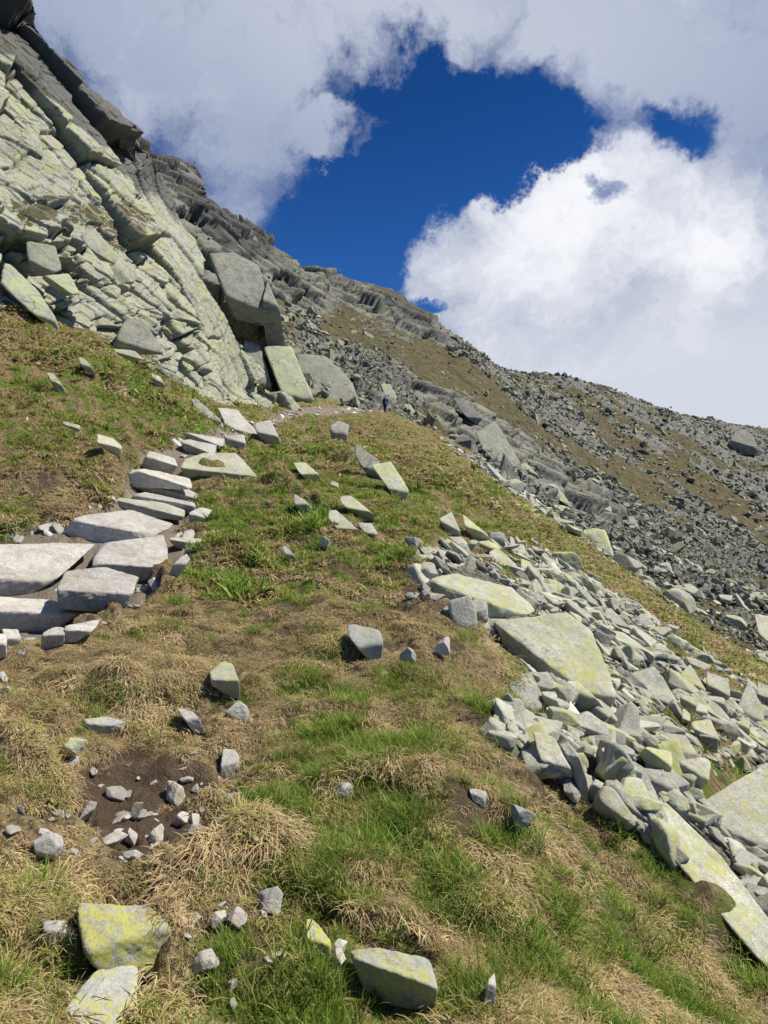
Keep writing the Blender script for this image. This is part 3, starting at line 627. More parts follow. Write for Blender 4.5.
R('boulder','blue grey angular boulder alone in the centre of the grass','near_stone',(338,624,358,621,378,627,385,640,385,652,375,665,363,652,352,643,342,631),front=.45,lean=.6)
R('stone','rounded grey stone with one yellow lichen spot, left of centre','near_stone',(209,672,223,662,237,667,243,687,232,693,211,681),front=.4,lean=.6)
R('stone','smooth oval grey stone in the turf lip above the bare soil','near_plain',(222,743,237,746,242,757,237,768,227,777,220,766),front=.4,lean=.7)
R('slab','flat grey stone capping the turf above the oval stone','near_plain',(176,705,195,710,213,726,195,722,178,712),front=.3,lean=.4)
R('stone','pale stone wedged in grass below the yellow spotted rounded stone','near_plain',(228,706,238,699,246,708,252,712,236,716),front=.4,lean=.5)
R('slab','flat lichen grey stone sunk in the straw on the left','near_stone',(83,719,107,716,130,722,120,731,94,729),front=.4,lean=.5)
R('stone','small knobbly grey stone below the flat stone in the straw','near_stone',(60,739,72,737,83,744,80,752,65,746),front=.4,lean=.5)
s = dict(front=.35, lean=.6)
R('stone','biggest grey stone at the left end of the bare soil','near_plain',(34,840,50,829,60,839,59,847,39,851),**s)
R('stone','flat white stone at the bottom of the bare soil','white_stone',(99,835,111,832,124,835,122,844,101,842),**s)
R('stone','upright white stone under the turf overhang','white_stone',(171,784,181,779,181,798,173,800),front=.6,lean=.6)
R('stone','brownish stone in the middle of the bare soil','white_stone',(83,801,94,799,94,809,86,814),**s)
R('stone','small pale stone right of the flat white stone on bare soil','white_stone',(125,830,135,829,137,840,129,842),**s)
R('stone','pointed white stone at the right of the bare soil','white_stone',(149,838,150,830,156,827,166,838,156,842),**s)
R('stone','broad pale stone at the right end of the bare soil below the upright one','white_stone',(174,814,189,810,190,817,177,822),**s)
R('stone','narrow pale stone standing in the bare soil beside the brownish one','white_stone',(132,802,137,801,138,815,133,816),front=.6,lean=.6)
R('pebble','white pebble under the turf overhang, right of the upright white stone','white_stone',(191,786,196,784,199,788,194,791),**s)
R('pebble','little white pebble at the far right of the turf overhang','white_stone',(203,787,209,785,210,789,205,791),**s)
R('boulder','bright yellow lichened boulder across the lower left, grass growing over its front','yellow_near',(75,897,95,896,157,900,173,915,189,943,176,956,157,952,110,950,84,938,74,910),front=.3,lean=.5,bury=.2)
R('boulder','yellow spotted grey boulder cut by the bottom edge at the left','near_stone',(89,968,123,963,148,971,148,998,132,1030,120,1050,45,1050,67,1000),front=.25,lean=.6)
R('stone','flat grey stone left of the bright yellow lichened boulder','near_plain',(42,919,67,918,79,930,76,938,45,936),front=.3,lean=.5)
R('stone','clean white cube of stone beside the right end of the lichened boulder','white_stone',(175,915,190,915,192,927,182,930),front=.5,lean=.6)
R('stone','pale angular stone in the foreground litter, larger of a pair','white_stone',(225,912,239,903,247,912,245,919,226,919),front=.5,lean=.6)
R('stone','pale flat stone left of the larger angular stone in the litter','white_stone',(209,912,220,911,224,924,214,922),**s)
R('stone','dull flat stone half hidden in dead grass below the pale pair','near_plain',(195,954,214,950,220,963,197,964),front=.3,lean=.4)
R('stone','small round white stone near the bottom edge, upper of two','white_stone',(228,979,235,977,235,987,229,989),**s)
R('stone','small round white stone near the bottom edge, lower of two','white_stone',(228,998,236,997,236,1005,229,1006),**s)
R('boulder','grey green boulder with yellow patches at the bottom centre','near_stone',(347,950,384,951,399,945,419,950,426,963,438,976,436,989,401,1002,370,991,354,975),front=.5,lean=.5)
R('stone','yellow lichened stone peeping from grass left of the bottom centre boulder','yellow_near',(304,920,317,920,331,939,331,956,317,954,306,938),front=.4,lean=.6)
R('stone','white stone lying on top of the gap beside the bottom centre boulder','white_stone',(334,940,343,938,349,946,338,949),**s)
R('stone','beige stone wedged between lichened stone and bottom centre boulder','white_stone',(333,949,343,950,347,965,333,966),front=.5,lean=.6)
R('stone','purplish grey stone in dead grass above the yellow lichened stone','near_plain',(257,890,271,891,285,904,264,907),**s)
R('stone','tall white splinter standing in a dark hole at the bottom','white_stone',(482,997,489,976,493,970,497,981,494,1006),front=.6,lean=.7)
R('stone','small grey stone half buried in mid foreground grass','near_plain',(334,784,349,781,352,795,336,796),**s)
R('slab','flat grey stone in grass below the scree tongue','near_plain',(467,787,487,791,485,800,472,796),**s)
R('stone','pale lichened stone low in the grass left of the scree tongue','near_stone',(511,806,529,804,534,818,514,822),**s)
R('stone','grey stone in the grass left of the big lichened boulders','near_plain',(401,648,407,646,418,658,412,662),**s)
R('stone','grey stone in grass just under the left end of the long boulder','near_plain',(437,636,443,634,452,645,444,648),**s)
for p_, l_ in (((75,355,85,357,100,370,87,369),'grey stone high on the left grass bank under the cliff'),((45,372,55,374,70,387,57,386),'flat grey stone on the left bank, lower left of its neighbour'),((62,421,82,424,80,429,64,426),'thin sliver of rock in the left grass bank'),((150,372,160,374,168,384,156,383),'pale stone on the bank just under the cliff foot boulder')):
    R('stone', l_, 'crag_stone', p_, front=.3, lean=.5)
# ---- the tongue of boulders on the right
R('boulder','long flat lichened boulder with a dark overhang at its left, top of the boulder tongue','yellow_stone',(421,584,441,572,459,565,494,571,509,579,531,587,553,603,512,607,484,608,467,612,440,600,424,592),front=.32,lean=.35)
R('boulder','huge pointed boulder with bright lichen, the tallest of the boulder tongue','yellow_stone',(484,626,505,608,519,604,545,603,564,598,575,608,600,629,616,670,616,685,578,677,538,668,510,656,490,642),front=.25,lean=.7)
R('stone','lichened stone against the left end of the long flat boulder','yellow_stone',(416,565,434,561,441,568,425,577,417,576),**h)
R('slab','thin dark edged slab above the left end of the long flat boulder','field_stone',(419,547,423,546,447,560,444,564,422,554),**h)
R('stone','grey chock stone under the middle of the long flat boulder','grey_stone',(469,598,483,600,491,617,469,616),front=.6,lean=.6)
R('boulder','pale lichened boulder just behind the long flat boulder','yellow_stone',(489,553,500,547,519,561,512,571,494,562),**h)
R('boulder','yellow green rock right of the pale boulder behind the long flat boulder','yellow_stone',(519,554,534,560,544,579,534,580,520,568),**h)
R('boulder','grey pointed rock at the head of the boulder tongue','field_stone',(437,519,450,506,458,518,463,540,445,529),front=.4,lean=.6)
R('boulder','long yellow topped rock slanting right from the grey pointed rock','yellow_stone',(455,509,489,530,496,542,472,534),front=.35,lean=.3)
R('slab','long slab behind the peak of the huge pointed boulder','yellow_stone',(591,603,606,602,631,623,640,632,618,626),**h)
R('slab','dark fronted slab second in the stack above the broad yellow green boulder','field_stone',(605,628,617,629,655,648,652,656,616,646),front=.4,lean=.3)
R('slab','topmost dark fronted slab on the upper right of the boulder tongue','field_stone',(622,625,636,621,668,643,660,650,632,634),front=.45,lean=.2)
R('boulder','broad yellow green boulder right of the huge pointed boulder','yellow_stone',(613,676,640,661,657,658,671,682,682,707,653,700,626,683),front=.2,lean=.6)
R('boulder','grey wedge with a yellow ridge under the huge pointed boulder','field_stone',(567,692,567,678,582,679,606,703,598,709,573,704),front=.5,lean=.6)
R('stone','clean white stone in the hollow left of the lichened grey block','white_field',(559,701,572,698,582,712,565,719),front=.4,lean=.5)
R('boulder','flat topped grey block with green lichen in the middle of the loose stones','field_stone',(570,719,591,707,610,724,609,737,587,739,572,728),front=.3,lean=.5)
R('slab','long pale stone lying right of the flat topped grey block','grey_stone',(599,708,612,702,645,717,640,726,605,716),front=.35,lean=.2)
R('slab','big pale triangular slab leaning at the left edge of the loose stones','grey_stone',(530,727,545,731,563,748,576,765,556,770,541,752),front=.15,lean=.7)
R('slab','brownish slab edge above the big pale triangular slab','grey_stone',(514,711,523,707,552,731,531,729),front=.3,lean=.4)
R('slab','narrow upright slab at the far left of the loose stones','grey_stone',(512,720,521,723,539,755,528,753),front=.2,lean=.7)
R('boulder','white topped stone with a dark brown front at the foot of the loose stones','grey_stone',(582,791,598,776,615,786,613,796,584,800),front=.55,lean=.15)
R('boulder','tall leaning pale block with a shadowed left side','grey_stone',(615,769,640,755,650,762,660,793,650,802,633,781),front=.2,lean=.6)
R('boulder','moss green rock with a dark front among the loose stones','yellow_stone',(636,753,647,745,676,749,671,761,654,766),front=.5,lean=.2)
R('boulder','yellow spotted rock with a dark hollow beneath, above the great slab','yellow_stone',(673,760,695,752,718,765,702,781,685,784),front=.4,lean=.4)
R('boulder','great flat grey slab at the right edge, largest of the lower tongue','field_stone',(685,799,725,764,740,757,775,744,830,740,850,800,830,862,765,853,735,851,705,819),front=.1,lean=.7)
R('boulder','long dark streaked rock running down into the grass at lower right','field_stone',(648,823,666,806,674,799,688,802,709,821,736,854,775,915,800,960,770,940,715,894,680,873,655,836),front=.2,lean=.7)
R('stone','grey stone left of the great flat slab','grey_stone',(662,774,674,776,685,794,681,799,663,793),front=.4,lean=.6)
R('stone','rounded grey stone above the tall leaning block','grey_stone',(615,744,624,740,637,750,628,761,616,754),front=.4,lean=.6)
R('stone','small dark rounded stone at the grass edge by the streaked rock','grey_stone',(637,811,646,804,657,810,648,820),front=.5,lean=.5)
R('stone','pale stone under the lower edge of the great slab, leftmost','grey_stone',(742,849,753,846,754,859,744,859),front=.4,lean=.5)
R('stone','grey stone under the great slab at the right edge','grey_stone',(761,849,775,848,775,862,762,859),front=.4,lean=.5)
R('slab','flat white stone under the lower edge of the great slab','grey_stone',(744,864,762,864,765,871,753,873),front=.4,lean=.4)
R('boulder','tall pointed spike of rock standing near the right edge','field_stone',(734,700,741,668,748,667,763,710,762,726,744,708),front=.15,lean=.9)
R('boulder','dark sided block right behind the tall pointed spike','grey_stone',(751,671,775,684,780,708,758,700),front=.3,lean=.6)
R('boulder','pointed yellow green rock left of the tall spike','yellow_stone',(676,676,690,651,707,697,692,686),front=.3,lean=.7)
R('boulder','yellow block between the pointed rock and the tall spike','yellow_stone',(706,668,734,677,727,699,706,690),front=.3,lean=.6)
R('slab','flat lichened slab under the pointed yellow green rock','yellow_stone',(678,692,699,697,695,707,681,706),front=.35,lean=.4)
R('slab','tilted slab below the yellow block','yellow_stone',(706,692,723,695,730,708,709,706),front=.4,lean=.4)
R('slab','dark fronted long slab left of the tall spike foot','yellow_stone',(706,710,737,721,730,727,713,719),front=.45,lean=.2)
R('stone','lichened stone at the foot of the tall spike','yellow_stone',(734,720,751,717,749,732,737,730),front=.4,lean=.4)
R('slab','small brilliant yellow stone above the rounded grey stone','yellow_stone',(648,713,662,712,664,721,650,722),front=.2,lean=.6)
R('stone','blocky pale stone between long pale stone and moss green rock','grey_stone',(629,734,645,733,643,747,633,742),front=.4,lean=.5)
R('stone','upright dark sided stone right of the triangular slab','grey_stone',(587,748,594,744,602,766,589,761),front=.5,lean=.6)
R('stone','narrow stone standing by the upright dark sided stone','grey_stone',(601,746,607,744,609,761,602,760),front=.5,lean=.6)
R('slab','pale flat stone under the left foot of the huge pointed boulder','grey_stone',(530,673,552,672,559,682,542,688),front=.3,lean=.4)
R('slab','thin grey slab tucked along the lower edge of the huge pointed boulder','grey_stone',(538,664,570,669,566,676,542,672),front=.4,lean=.2)
R('stone','grey stone left of the clean white stone','grey_stone',(540,690,556,688,560,700,546,705),front=.4,lean=.5)
R('boulder','yellow green rock below the tilted slab','yellow_stone',(690,722,712,720,722,735,700,740),front=.3,lean=.5)
# ---- the rocks beyond the grass on the right
k2 = dict(front=.35, lean=.3, surf='mount')
R('slab','wide green topped slab in the rock band beyond the grass','field_stone',(632,544,652,542,674,551,649,556),**k2)
R('boulder','grey upright boulder at the top of the rock band beyond the grass','grey_stone',(626,515,633,513,645,533,636,532),front=.3,lean=.6,surf='mount')
R('slab','round yellow green slab in the rock band','yellow_stone',(677,585,687,582,699,591,685,596),**k2)
R('boulder','large dark grey slab at the right edge above the grass','grey_stone',(745,610,758,605,778,611,790,655,755,633),front=.2,lean=.6,surf='mount')
R('slab','white slab at the upper end of the rock band','path_stone',(564,518,580,515,584,522,568,524),**k2)
R('slab','pale flat slab above the white slab in the rock band','field_stone',(595,506,614,505,611,512,601,511),**k2)
R('slab','tilted green slab low in the rock band near the right edge','yellow_stone',(701,607,720,610,724,616,712,616),**k2)
R('boulder','lichened block in the corner below the dark grey slab','yellow_stone',(755,653,775,650,780,665,760,660),**k2)
R('slab','dark slab with a shadowed front in the rock band','grey_stone',(718,594,733,595,731,602,720,600),**k2)
R('slab','grey green slab above the dark slab in the rock band','field_stone',(704,569,714,568,721,576,706,576),**k2)
R('outcrop','greenish block at the foot of the long rock rib','crag_stone',(519,465,529,461,541,475,524,475),front=.3,lean=.5,surf='mount')
R('outcrop','pinkish pale rock face at the edge of the grass under the rib','path_stone',(465,454,477,456,481,467,467,465),front=.2,lean=.7,surf='mount')
R('slab','white rock edge along the trail beyond the grass','path_stone',(532,496,550,511,546,513,534,502),**k2)
R('outcrop','narrow green slab left of the greenish block on the rib','crag_stone',(478,453,483,453,495,475,487,473),front=.2,lean=.6,surf='mount')
R('outcrop','smooth grey green rib of rock above the grass edge','hanging',(472,430,483,417,502,427,522,459,512,468,489,463),front=.15,lean=.7,surf='mount')
R('outcrop','blue grey upper end of the rock rib','dark_crag',(447,392,467,395,483,414,475,423,460,412),front=.2,lean=.6,surf='mount')
R('outcrop','long grey lower slab of the rock rib','crag_stone',(537,478,549,478,569,499,569,505,554,495),front=.2,lean=.5,surf='mount')
# ---- crags behind the hiker
R('outcrop','upright green slab of rock just right of the hiker','crag_stone',(399,401,411,400,425,424,409,427),front=.1,lean=.9,Y=71)
R('outcrop','tilted green slab above and left of the hiker','crag_stone',(380,383,393,384,398,396,392,402,384,396),front=.15,lean=.8,Y=73)
R('outcrop','smooth greenish slab at the foot of the crag, left of the hiker','crag_stone',(290,350,322,350,352,380,362,401,325,404,300,390),front=.1,lean=.9,Y=64)
R('outcrop','pale green slab standing right of the cleft under the hanging block','crag_stone',(262,345,292,345,317,400,286,400),front=.08,lean=.9,Y=60.5)
R('outcrop','narrow green slab inside the cleft under the hanging block','crag_stone',(238,338,262,345,275,388,250,386),front=.08,lean=.9,Y=61)
R('block','big grey hanging block with a dark underside above the green slabs','hanging',(207,251,240,247,262,256,268,290,272,318,255,322,236,316,222,290),front=.25,lean=.35,Y=60.5,thick=1.2)
R('block','wedge under the right side of the hanging block','hanging',(263,270,276,300,290,344,270,346,262,320),front=.6,lean=.3,Y=61)
R('outcrop','dark knob on the skyline right of the crag','dark_crag',(374,288,396,290,412,306,418,322,396,312,380,302),front=.6,lean=.3,Y=166)
R('outcrop','small dark tooth on the skyline, lower right of the dark knob','dark_crag',(420,326,432,322,448,336,450,346,430,340),front=.6,lean=.3,Y=176)
R('outcrop','square dark top of the crag behind the cliff','dark_crag',(163,163,184,160,206,180,208,190,188,192,168,185),front=.55,lean=.2,Y=88)
R('outcrop','dark overhanging ledge of the crag behind the cliff','dark_crag',(213,218,240,222,261,235,263,248,235,246,216,238),front=.6,lean=.1,Y=101)
R('outcrop','grey dome of rock near the right end of the far ridge','hanging',(730,433,745,428,755,436,758,452,738,455,726,448),front=.4,lean=.5,surf='mount')
# ---- blocks at the cliff foot
R('boulder','big pale green boulder with a dark undercut at the cliff foot','crag_stone',(112,345,124,318,140,316,163,345,165,356,140,352,118,350),front=.25,lean=.5,Y=29.5)
R('boulder','flat slab wedged beneath the big boulder at the cliff foot','crag_stone',(108,348,140,352,148,357,125,359,110,354),front=.4,lean=.3,Y=29)
R('block','long green block jutting from the left of the cliff foot','crag_stone',(0,262,22,268,40,285,52,305,60,326,45,320,20,300,0,285),front=.2,lean=.5,Y=23.8)
R('block','pale green block overhanging a dark gap at the cliff foot','crag_stone',(25,240,55,243,62,268,45,274,30,272),front=.2,lean=.6,Y=26.2)
R('block','triangular green block overhanging the deepest gap of the cliff foot','crag_stone',(42,278,68,268,82,288,62,290,46,283),front=.2,lean=.5,Y=26.2)
R('block','leaning green slab below the turf ledge of the cliff','crag_stone',(80,236,96,226,122,252,116,262,100,258),front=.15,lean=.6,Y=28)

# turf settles flat round the stones that lie in it
def seat_stones():
    for (cat, label, mat, pts), k in SPECS:
        if 'Y' in k or k.get('surf') == 'mount': continue
        P = np.array(list(zip(pts[::2], pts[1::2])), float); c = P.mean(0); Y = hit_smooth(c[0], P[:, 1].max()-.2*np.ptp(P[:, 1]), 'hill')
        if Y is None: continue
        P = c+(P-c)*1.06; P[:, 1] += .05*np.ptp(P[:, 1]); w = min(10, 3+.15*np.ptp(P[:, 0]))
        ii = np.nonzero((HU > P[:, 0].min()-w) & (HU < P[:, 0].max()+w) & (HV > P[:, 1].min()-w) & (HV < P[:, 1].max()+w) & (HP[..., 1] > Y*.75) & (HP[..., 1] < Y*1.5))
        if len(ii[0]) == 0: continue
        m = in_poly(HU[ii], HV[ii], convex_hull2(P), w)
        if m.sum() < 1e-6: continue
        mean = (HD[ii]*m).sum()/m.sum(); new = HD[ii]*(1-m)+(mean-.018*Y**.5-(.075 if np.ptp(P[:, 0]) > 70 and cat == 'boulder' else .012))*m; HP[..., 2][ii] += new-HD[ii]; HD[ii] = new
seat_stones(); HN = grid_normals(HP); emit_hill()
for a_, k_ in SPECS: build_rock(*a_, **k_)
# ------------------------------------------------------------------ instanced ground cover (nobody could count it)
def scatter_object(name, pts, rots, scales, idx, protos, label, cat):
    """one object: points that carry small meshes through geometry nodes"""
    me = bpy.data.meshes.new(name); pts = np.ascontiguousarray(pts, np.float32); me.vertices.add(len(pts)); me.vertices.foreach_set('co', pts.ravel())
    a = me.attributes.new('rot', 'FLOAT_VECTOR', 'POINT'); a.data.foreach_set('vector', np.ascontiguousarray(rots, np.float32).ravel())
    a = me.attributes.new('siz', 'FLOAT_VECTOR', 'POINT'); a.data.foreach_set('vector', np.ascontiguousarray(scales, np.float32).ravel())
    a = me.attributes.new('which', 'INT', 'POINT'); a.data.foreach_set('value', np.ascontiguousarray(idx, np.int32))
    o = bpy.data.objects.new(name, me); COL.objects.link(o)
    coll = bpy.data.collections.new(name+'_kinds')
    for k, (pm, mat) in enumerate(protos):
        if not pm.materials: pm.materials.append(mat)
        po = bpy.data.objects.new('%s_kind_%02d' % (name, k), pm); coll.objects.link(po)
    ng = bpy.data.node_groups.new(name+'_scatter', 'GeometryNodeTree')
    ng.interface.new_socket('Geometry', in_out='INPUT', socket_type='NodeSocketGeometry'); ng.interface.new_socket('Geometry', in_out='OUTPUT', socket_type='NodeSocketGeometry')
    N = ng.nodes; L = ng.links; gi = N.new('NodeGroupInput'); go = N.new('NodeGroupOutput'); ip = N.new('GeometryNodeInstanceOnPoints'); ci = N.new('GeometryNodeCollectionInfo')
    ci.inputs['Collection'].default_value = coll; ci.inputs['Separate Children'].default_value = True; ci.inputs['Reset Children'].default_value = True
    ip.inputs['Pick Instance'].default_value = True
    def na(nm, ty):
        n = N.new('GeometryNodeInputNamedAttribute'); n.data_type = ty; n.inputs['Name'].default_value = nm; return [s for s in n.outputs if s.enabled and s.name == 'Attribute'][0]
    L.new(gi.outputs[0], ip.inputs['Points']); L.new(ci.outputs[0], ip.inputs['Instance']); L.new(na('which', 'INT'), ip.inputs['Instance Index'])
    e2r = N.new('FunctionNodeEulerToRotation'); L.new(na('rot', 'FLOAT_VECTOR'), e2r.inputs[0]); L.new(e2r.outputs[0], ip.inputs['Rotation']); L.new(na('siz', 'FLOAT_VECTOR'), ip.inputs['Scale'])
    L.new(ip.outputs[0], go.inputs[0])
    md = o.modifiers.new('scatter', 'NODES'); md.node_group = ng
    tag(o, label, cat, kind='stuff'); return o
def frames_to_euler(X, Z):          # euler XYZ of frames with local x along X and z along Z
    Z = unit(Z); Y = unit(np.cross(Z, X)); X = np.cross(Y, Z)
    ry = -np.arcsin(np.clip(X[:, 2], -1, 1)); rx = np.arctan2(Y[:, 2], Z[:, 2]); rz = np.arctan2(X[:, 1], X[:, 0])
    return np.stack([rx, ry, rz], 1)

# ---- grass tufts: ribbons that rise and arch over towards local +x
def tuft_mesh(name, n, length, width, spread, arch, radius, seed, segs=4, droop=.7):
    r = np.random.default_rng(seed); V = []; F = []; A = []; T = []
    for _ in range(n):
        L = length*r.uniform(.55, 1.15); az = r.normal(0, spread); b0 = r.uniform(0, 2*math.pi); rr = radius*math.sqrt(r.random()); base = np.array([rr*math.cos(b0), rr*math.sin(b0), -.01])
        th = r.uniform(.05, .5)+arch*.3; k = arch*r.uniform(.5, 1.3); p = base.copy(); w = width*r.uniform(.7, 1.3); tw = r.uniform(-.6, .6); tone = r.random()
        dirh = np.array([math.cos(az), math.sin(az), 0]); side = np.array([-math.sin(az+tw), math.cos(az+tw), 0])
        for s in range(segs+1):
            f = s/segs; ww = w*(1-f**2.2)*.5+w*.04; V += [p-side*ww, p+side*ww]; A += [f, f]; T += [tone, tone]
            if s: j = len(V)-4; F.append((j, j+1, j+3, j+2))
            a = min(th+k*f*1.6, 1.57+droop); p = p+(dirh*math.sin(a)+np.array([0, 0, math.cos(a)]))*L/segs
    return mesh_np(name, np.array(V), np.array(F), True, {'along': np.array(A), 'tone': np.array(T)})
def grass_mat(name, root, mid, tip, alt, transl=.35):
    m, b, pr, out = new_mat(name); al = b.attr('along'); tn = b.attr('tone'); rnd = b.node('ShaderNodeObjectInfo').outputs['Random']
    c = b.mix(b.ramp(al, 0, .45), root, mid); c = b.mix(b.ramp(al, .45, 1), c, tip)
    c = b.mix(b.math('MULTIPLY', b.ramp(tn, .45, 1.), .8), c, alt)
    hs = b.node('ShaderNodeHueSaturation'); b.put(hs.inputs['Color'], c); b.put(hs.inputs['Value'], b.ramp(b.math('ADD', b.math('MULTIPLY', rnd, .7), b.math('MULTIPLY', tn, .3)), 0, 1, .46, 1.36, False)); b.put(hs.inputs['Hue'], b.ramp(rnd, 0, 1, .485, .512, False))
    b.put(pr.inputs['Base Color'], hs.outputs[0]); pr.inputs['Roughness'].default_value = .6; pr.inputs['Specular IOR Level'].default_value = .2
    tr = b.node('ShaderNodeBsdfTranslucent'); b.put(tr.inputs[0], hs.outputs[0]); mx = b.node('ShaderNodeMixShader'); mx.inputs[0].default_value = transl
    m.node_tree.links.new(pr.outputs[0], mx.inputs[1]); m.node_tree.links.new(tr.outputs[0], mx.inputs[2]); m.node_tree.links.new(mx.outputs[0], out.inputs[0]); return m
M['dry'] = grass_mat('dry grass', (.17,.12,.06), (.54,.42,.235), (.70,.59,.38), (.40,.26,.12), .3)
M['green'] = grass_mat('green grass', (.09,.10,.018), (.11,.225,.02), (.21,.35,.045), (.42,.40,.12), .45)
M['olive'] = grass_mat('half dry grass', (.13,.10,.04), (.42,.35,.13), (.58,.50,.22), (.19,.26,.045), .4)
def grass():
    rng = np.random.default_rng(5); NB_ = 165000
    p = rng.uniform(-.72, .74, NB_); q = rng.uniform(math.log(1.15), math.log(68), NB_)
    y = np.exp(q); x = p*y
    keep = rng.random(NB_) < np.where(y < 2.6, (y/2.6)**1.2, 1.)*np.where(y > 25, .8, 1)
    p, q, x, y = p[keep], q[keep], x[keep], y[keep]
    P = np.stack([x, y, hill_sample(p, q, HP[..., 2])], 1); nrm = unit(hill_sample(p, q, HN)); nrm[nrm[:, 2] < 0] *= -1
    u, v = project(P); mk = hill_masks(u, v, x, y)
    g = hill_sample(p, q, HG)+rng.normal(0, .17, len(p))
    k = (mk[0] < .45+.6*rng.random(len(p))**2) & (rng.random(len(p)) > mk[1]*1.0) & (rng.random(len(p)) > np.clip(mk[2], 0, 1)*.985) & (rng.random(len(p)) > mk[3]*.96)
    k &= (u > -220) & (u < 980) & (v < 1230)
    # patchiness: thin where the tussocks part
    patch = fbm2(x*3.1, y*3.1, 3, 410); k &= rng.random(len(p)) < np.where(y < 8, sstep(.25, .42, patch)*.94+.06, 1)
    for rk in ROCKS:
        P2 = rk['poly']; c = P2.mean(0); sh = c+(P2-c)*(1.0 if rk['px'] > 24 else .85); near = (u > sh[:, 0].min()-2) & (u < sh[:, 0].max()+2) & (v > sh[:, 1].min()-2) & (v < sh[:, 1].max()+2) & k
        if near.any():
            ii = np.nonzero(near)[0]; ins = in_poly(u[ii], v[ii], sh) > .5; ok = np.abs(y[ii]-rk['Y']) < .35*rk['Y']; k[ii[ins & ok]] = False
    p, q, x, y, P, nrm, g, u, v, soil = (a[k] for a in (p, q, x, y, P, nrm, g, u, v, mk[1]))
    n = len(p); lod = np.where(y < 6.5, 0, np.where(y < 18, 1, 2))
    kindv = np.where(g > .62, 1, np.where(g > .42, 2, 0)); kindv = np.where((kindv == 0) & (rng.random(n) < .12), 2, kindv)
    down = nrm*nrm[:, 2:3]-np.array([0, 0, 1.]); down[:, 1] -= .05; down = unit(down+1e-6)
    ang = rng.normal(0, np.where(kindv == 1, 1.6, .75), n); ca, sa = np.cos(ang)[:, None], np.sin(ang)[:, None]
    side = np.cross(nrm, down); Xd = down*ca+side*sa
    up = unit(nrm*np.where(kindv == 1, .35, .8)[:, None]+np.array([0, 0, 1.])*.7+rng.normal(0, .12, (n, 3)))
    rot = frames_to_euler(Xd, up)
    sc = rng.lognormal(0, .28, n)*np.where(y < 6.5, 1., np.clip(.75+y*.02, .8, 1.5)); sc *= np.where(y < 2.6, .62+.38*(y-1.1)/1.5, 1.); sc *= np.where(soil > .3, .6, 1)
    big = fbm2(x*2.2, y*2.2, 2, 77); sc *= .6+.75*sstep(.35, .75, big)+.7*(rng.random(n) < .04); sc = np.minimum(sc, np.where(y < 6.5, 1.75, 9))
    for kk, nm, mat, lab, cat in ((0, 'dry_grass', M['dry'], 'straw coloured dry grass hanging in shaggy tufts down the slope', 'dry grass'), (1, 'green_grass', M['green'], 'fresh green grass growing in patches between the straw', 'green grass'), (2, 'mixed_grass', M['olive'], 'half dry olive grass covering the slope between straw and green patches', 'grass')):
        protos = []
        Ls = (.062, .068, .056)[kk]; ar = (1.5, .5, 1.05)[kk]; sp = (.9, 1.6, 1.1)[kk]
        for j in range(3): protos.append((tuft_mesh('tuft', 46, Ls*(.8+.25*j), .0027, sp, ar, .055, 100*kk+j, 4), mat))
        for j in range(3): protos.append((tuft_mesh('tuft', 24, Ls*(1.1+.3*j), .008, sp, ar, .09, 100*kk+10+j, 3), mat))
        for j in range(3): protos.append((tuft_mesh('tuft', 11, Ls*(1.4+.3*j), .026, sp, ar, .20, 100*kk+20+j, 2), mat))
        s = kindv == kk; idx = lod[s]*3+rng.integers(0, 3, s.sum())
        hv = np.where(lod[s] == 2, .75, 1.)*rng.uniform(.8, 1.2, s.sum())
        scatter_object(nm, P[s]-nrm[s]*.004, rot[s], np.stack([sc[s], sc[s], sc[s]*hv], 1), idx, protos, lab, cat)
grass()

# ---- rubble between the named stones
def base_rock_mesh(name, seed, level, flat=.6):
    r = np.random.default_rng(seed); n = 7; N = unit(r.normal(0, 1, (n, 3))); N = np.vstack([N, np.eye(3), -np.eye(3)]); ax = np.array([1., r.uniform(.6, .9), flat*r.uniform(.6, 1.1)])
    h = np.concatenate([r.uniform(.75, 1.05, n), np.ones(6)]); Hh = h*np.sqrt(((N*ax)**2).sum(1))
    if level == 3:                                        # small broken stones: sharp facets
        bm = bmesh.new(); [bm.verts.new(c) for c in corners(unit(N), Hh*.5)]; bmesh.ops.remove_doubles(bm, verts=bm.verts, dist=.02)
        bmesh.ops.convex_hull(bm, input=bm.verts[:]); bmesh.ops.dissolve_limit(bm, angle_limit=.15, verts=bm.verts[:], edges=bm.edges[:]); bmesh.ops.bevel(bm, geom=bm.edges[:], offset=.022, segments=1, affect='EDGES', clamp_overlap=True)
        me = bpy.data.meshes.new(name); bm.to_mesh(me); bm.free(); return me
    V, F = convex_rock(N, Hh*.5, 5 if level == 5 else 4, 26, .055, seed); return mesh_np(name, V, F, True)
def rock_rot(nrm, rng, tilt=.25, big_dir=None):
    n = len(nrm); Z = unit(nrm+rng.normal(0, tilt, (n, 3))); X = rng.normal(0, 1, (n, 3))
    if big_dir is not None: X = X*.8+big_dir
    return frames_to_euler(X, Z)
def off_rocks(P, u, v, y, shrink=1.02, pxmin=24):
    k = np.ones(len(u), bool)
    for rk in ROCKS:
        if rk['px'] < pxmin: continue
        c = rk['c']; sh = c+(rk['poly']-c)*shrink; ii = np.nonzero((u > sh[:, 0].min()) & (u < sh[:, 0].max()) & (v > sh[:, 1].min()) & (v < sh[:, 1].max()) & (y < rk['Y']*1.45) & (y > rk['Y']*.8))[0]
        if len(ii): k[ii[in_poly(u[ii], v[ii], sh) > .5]] = False
    return k
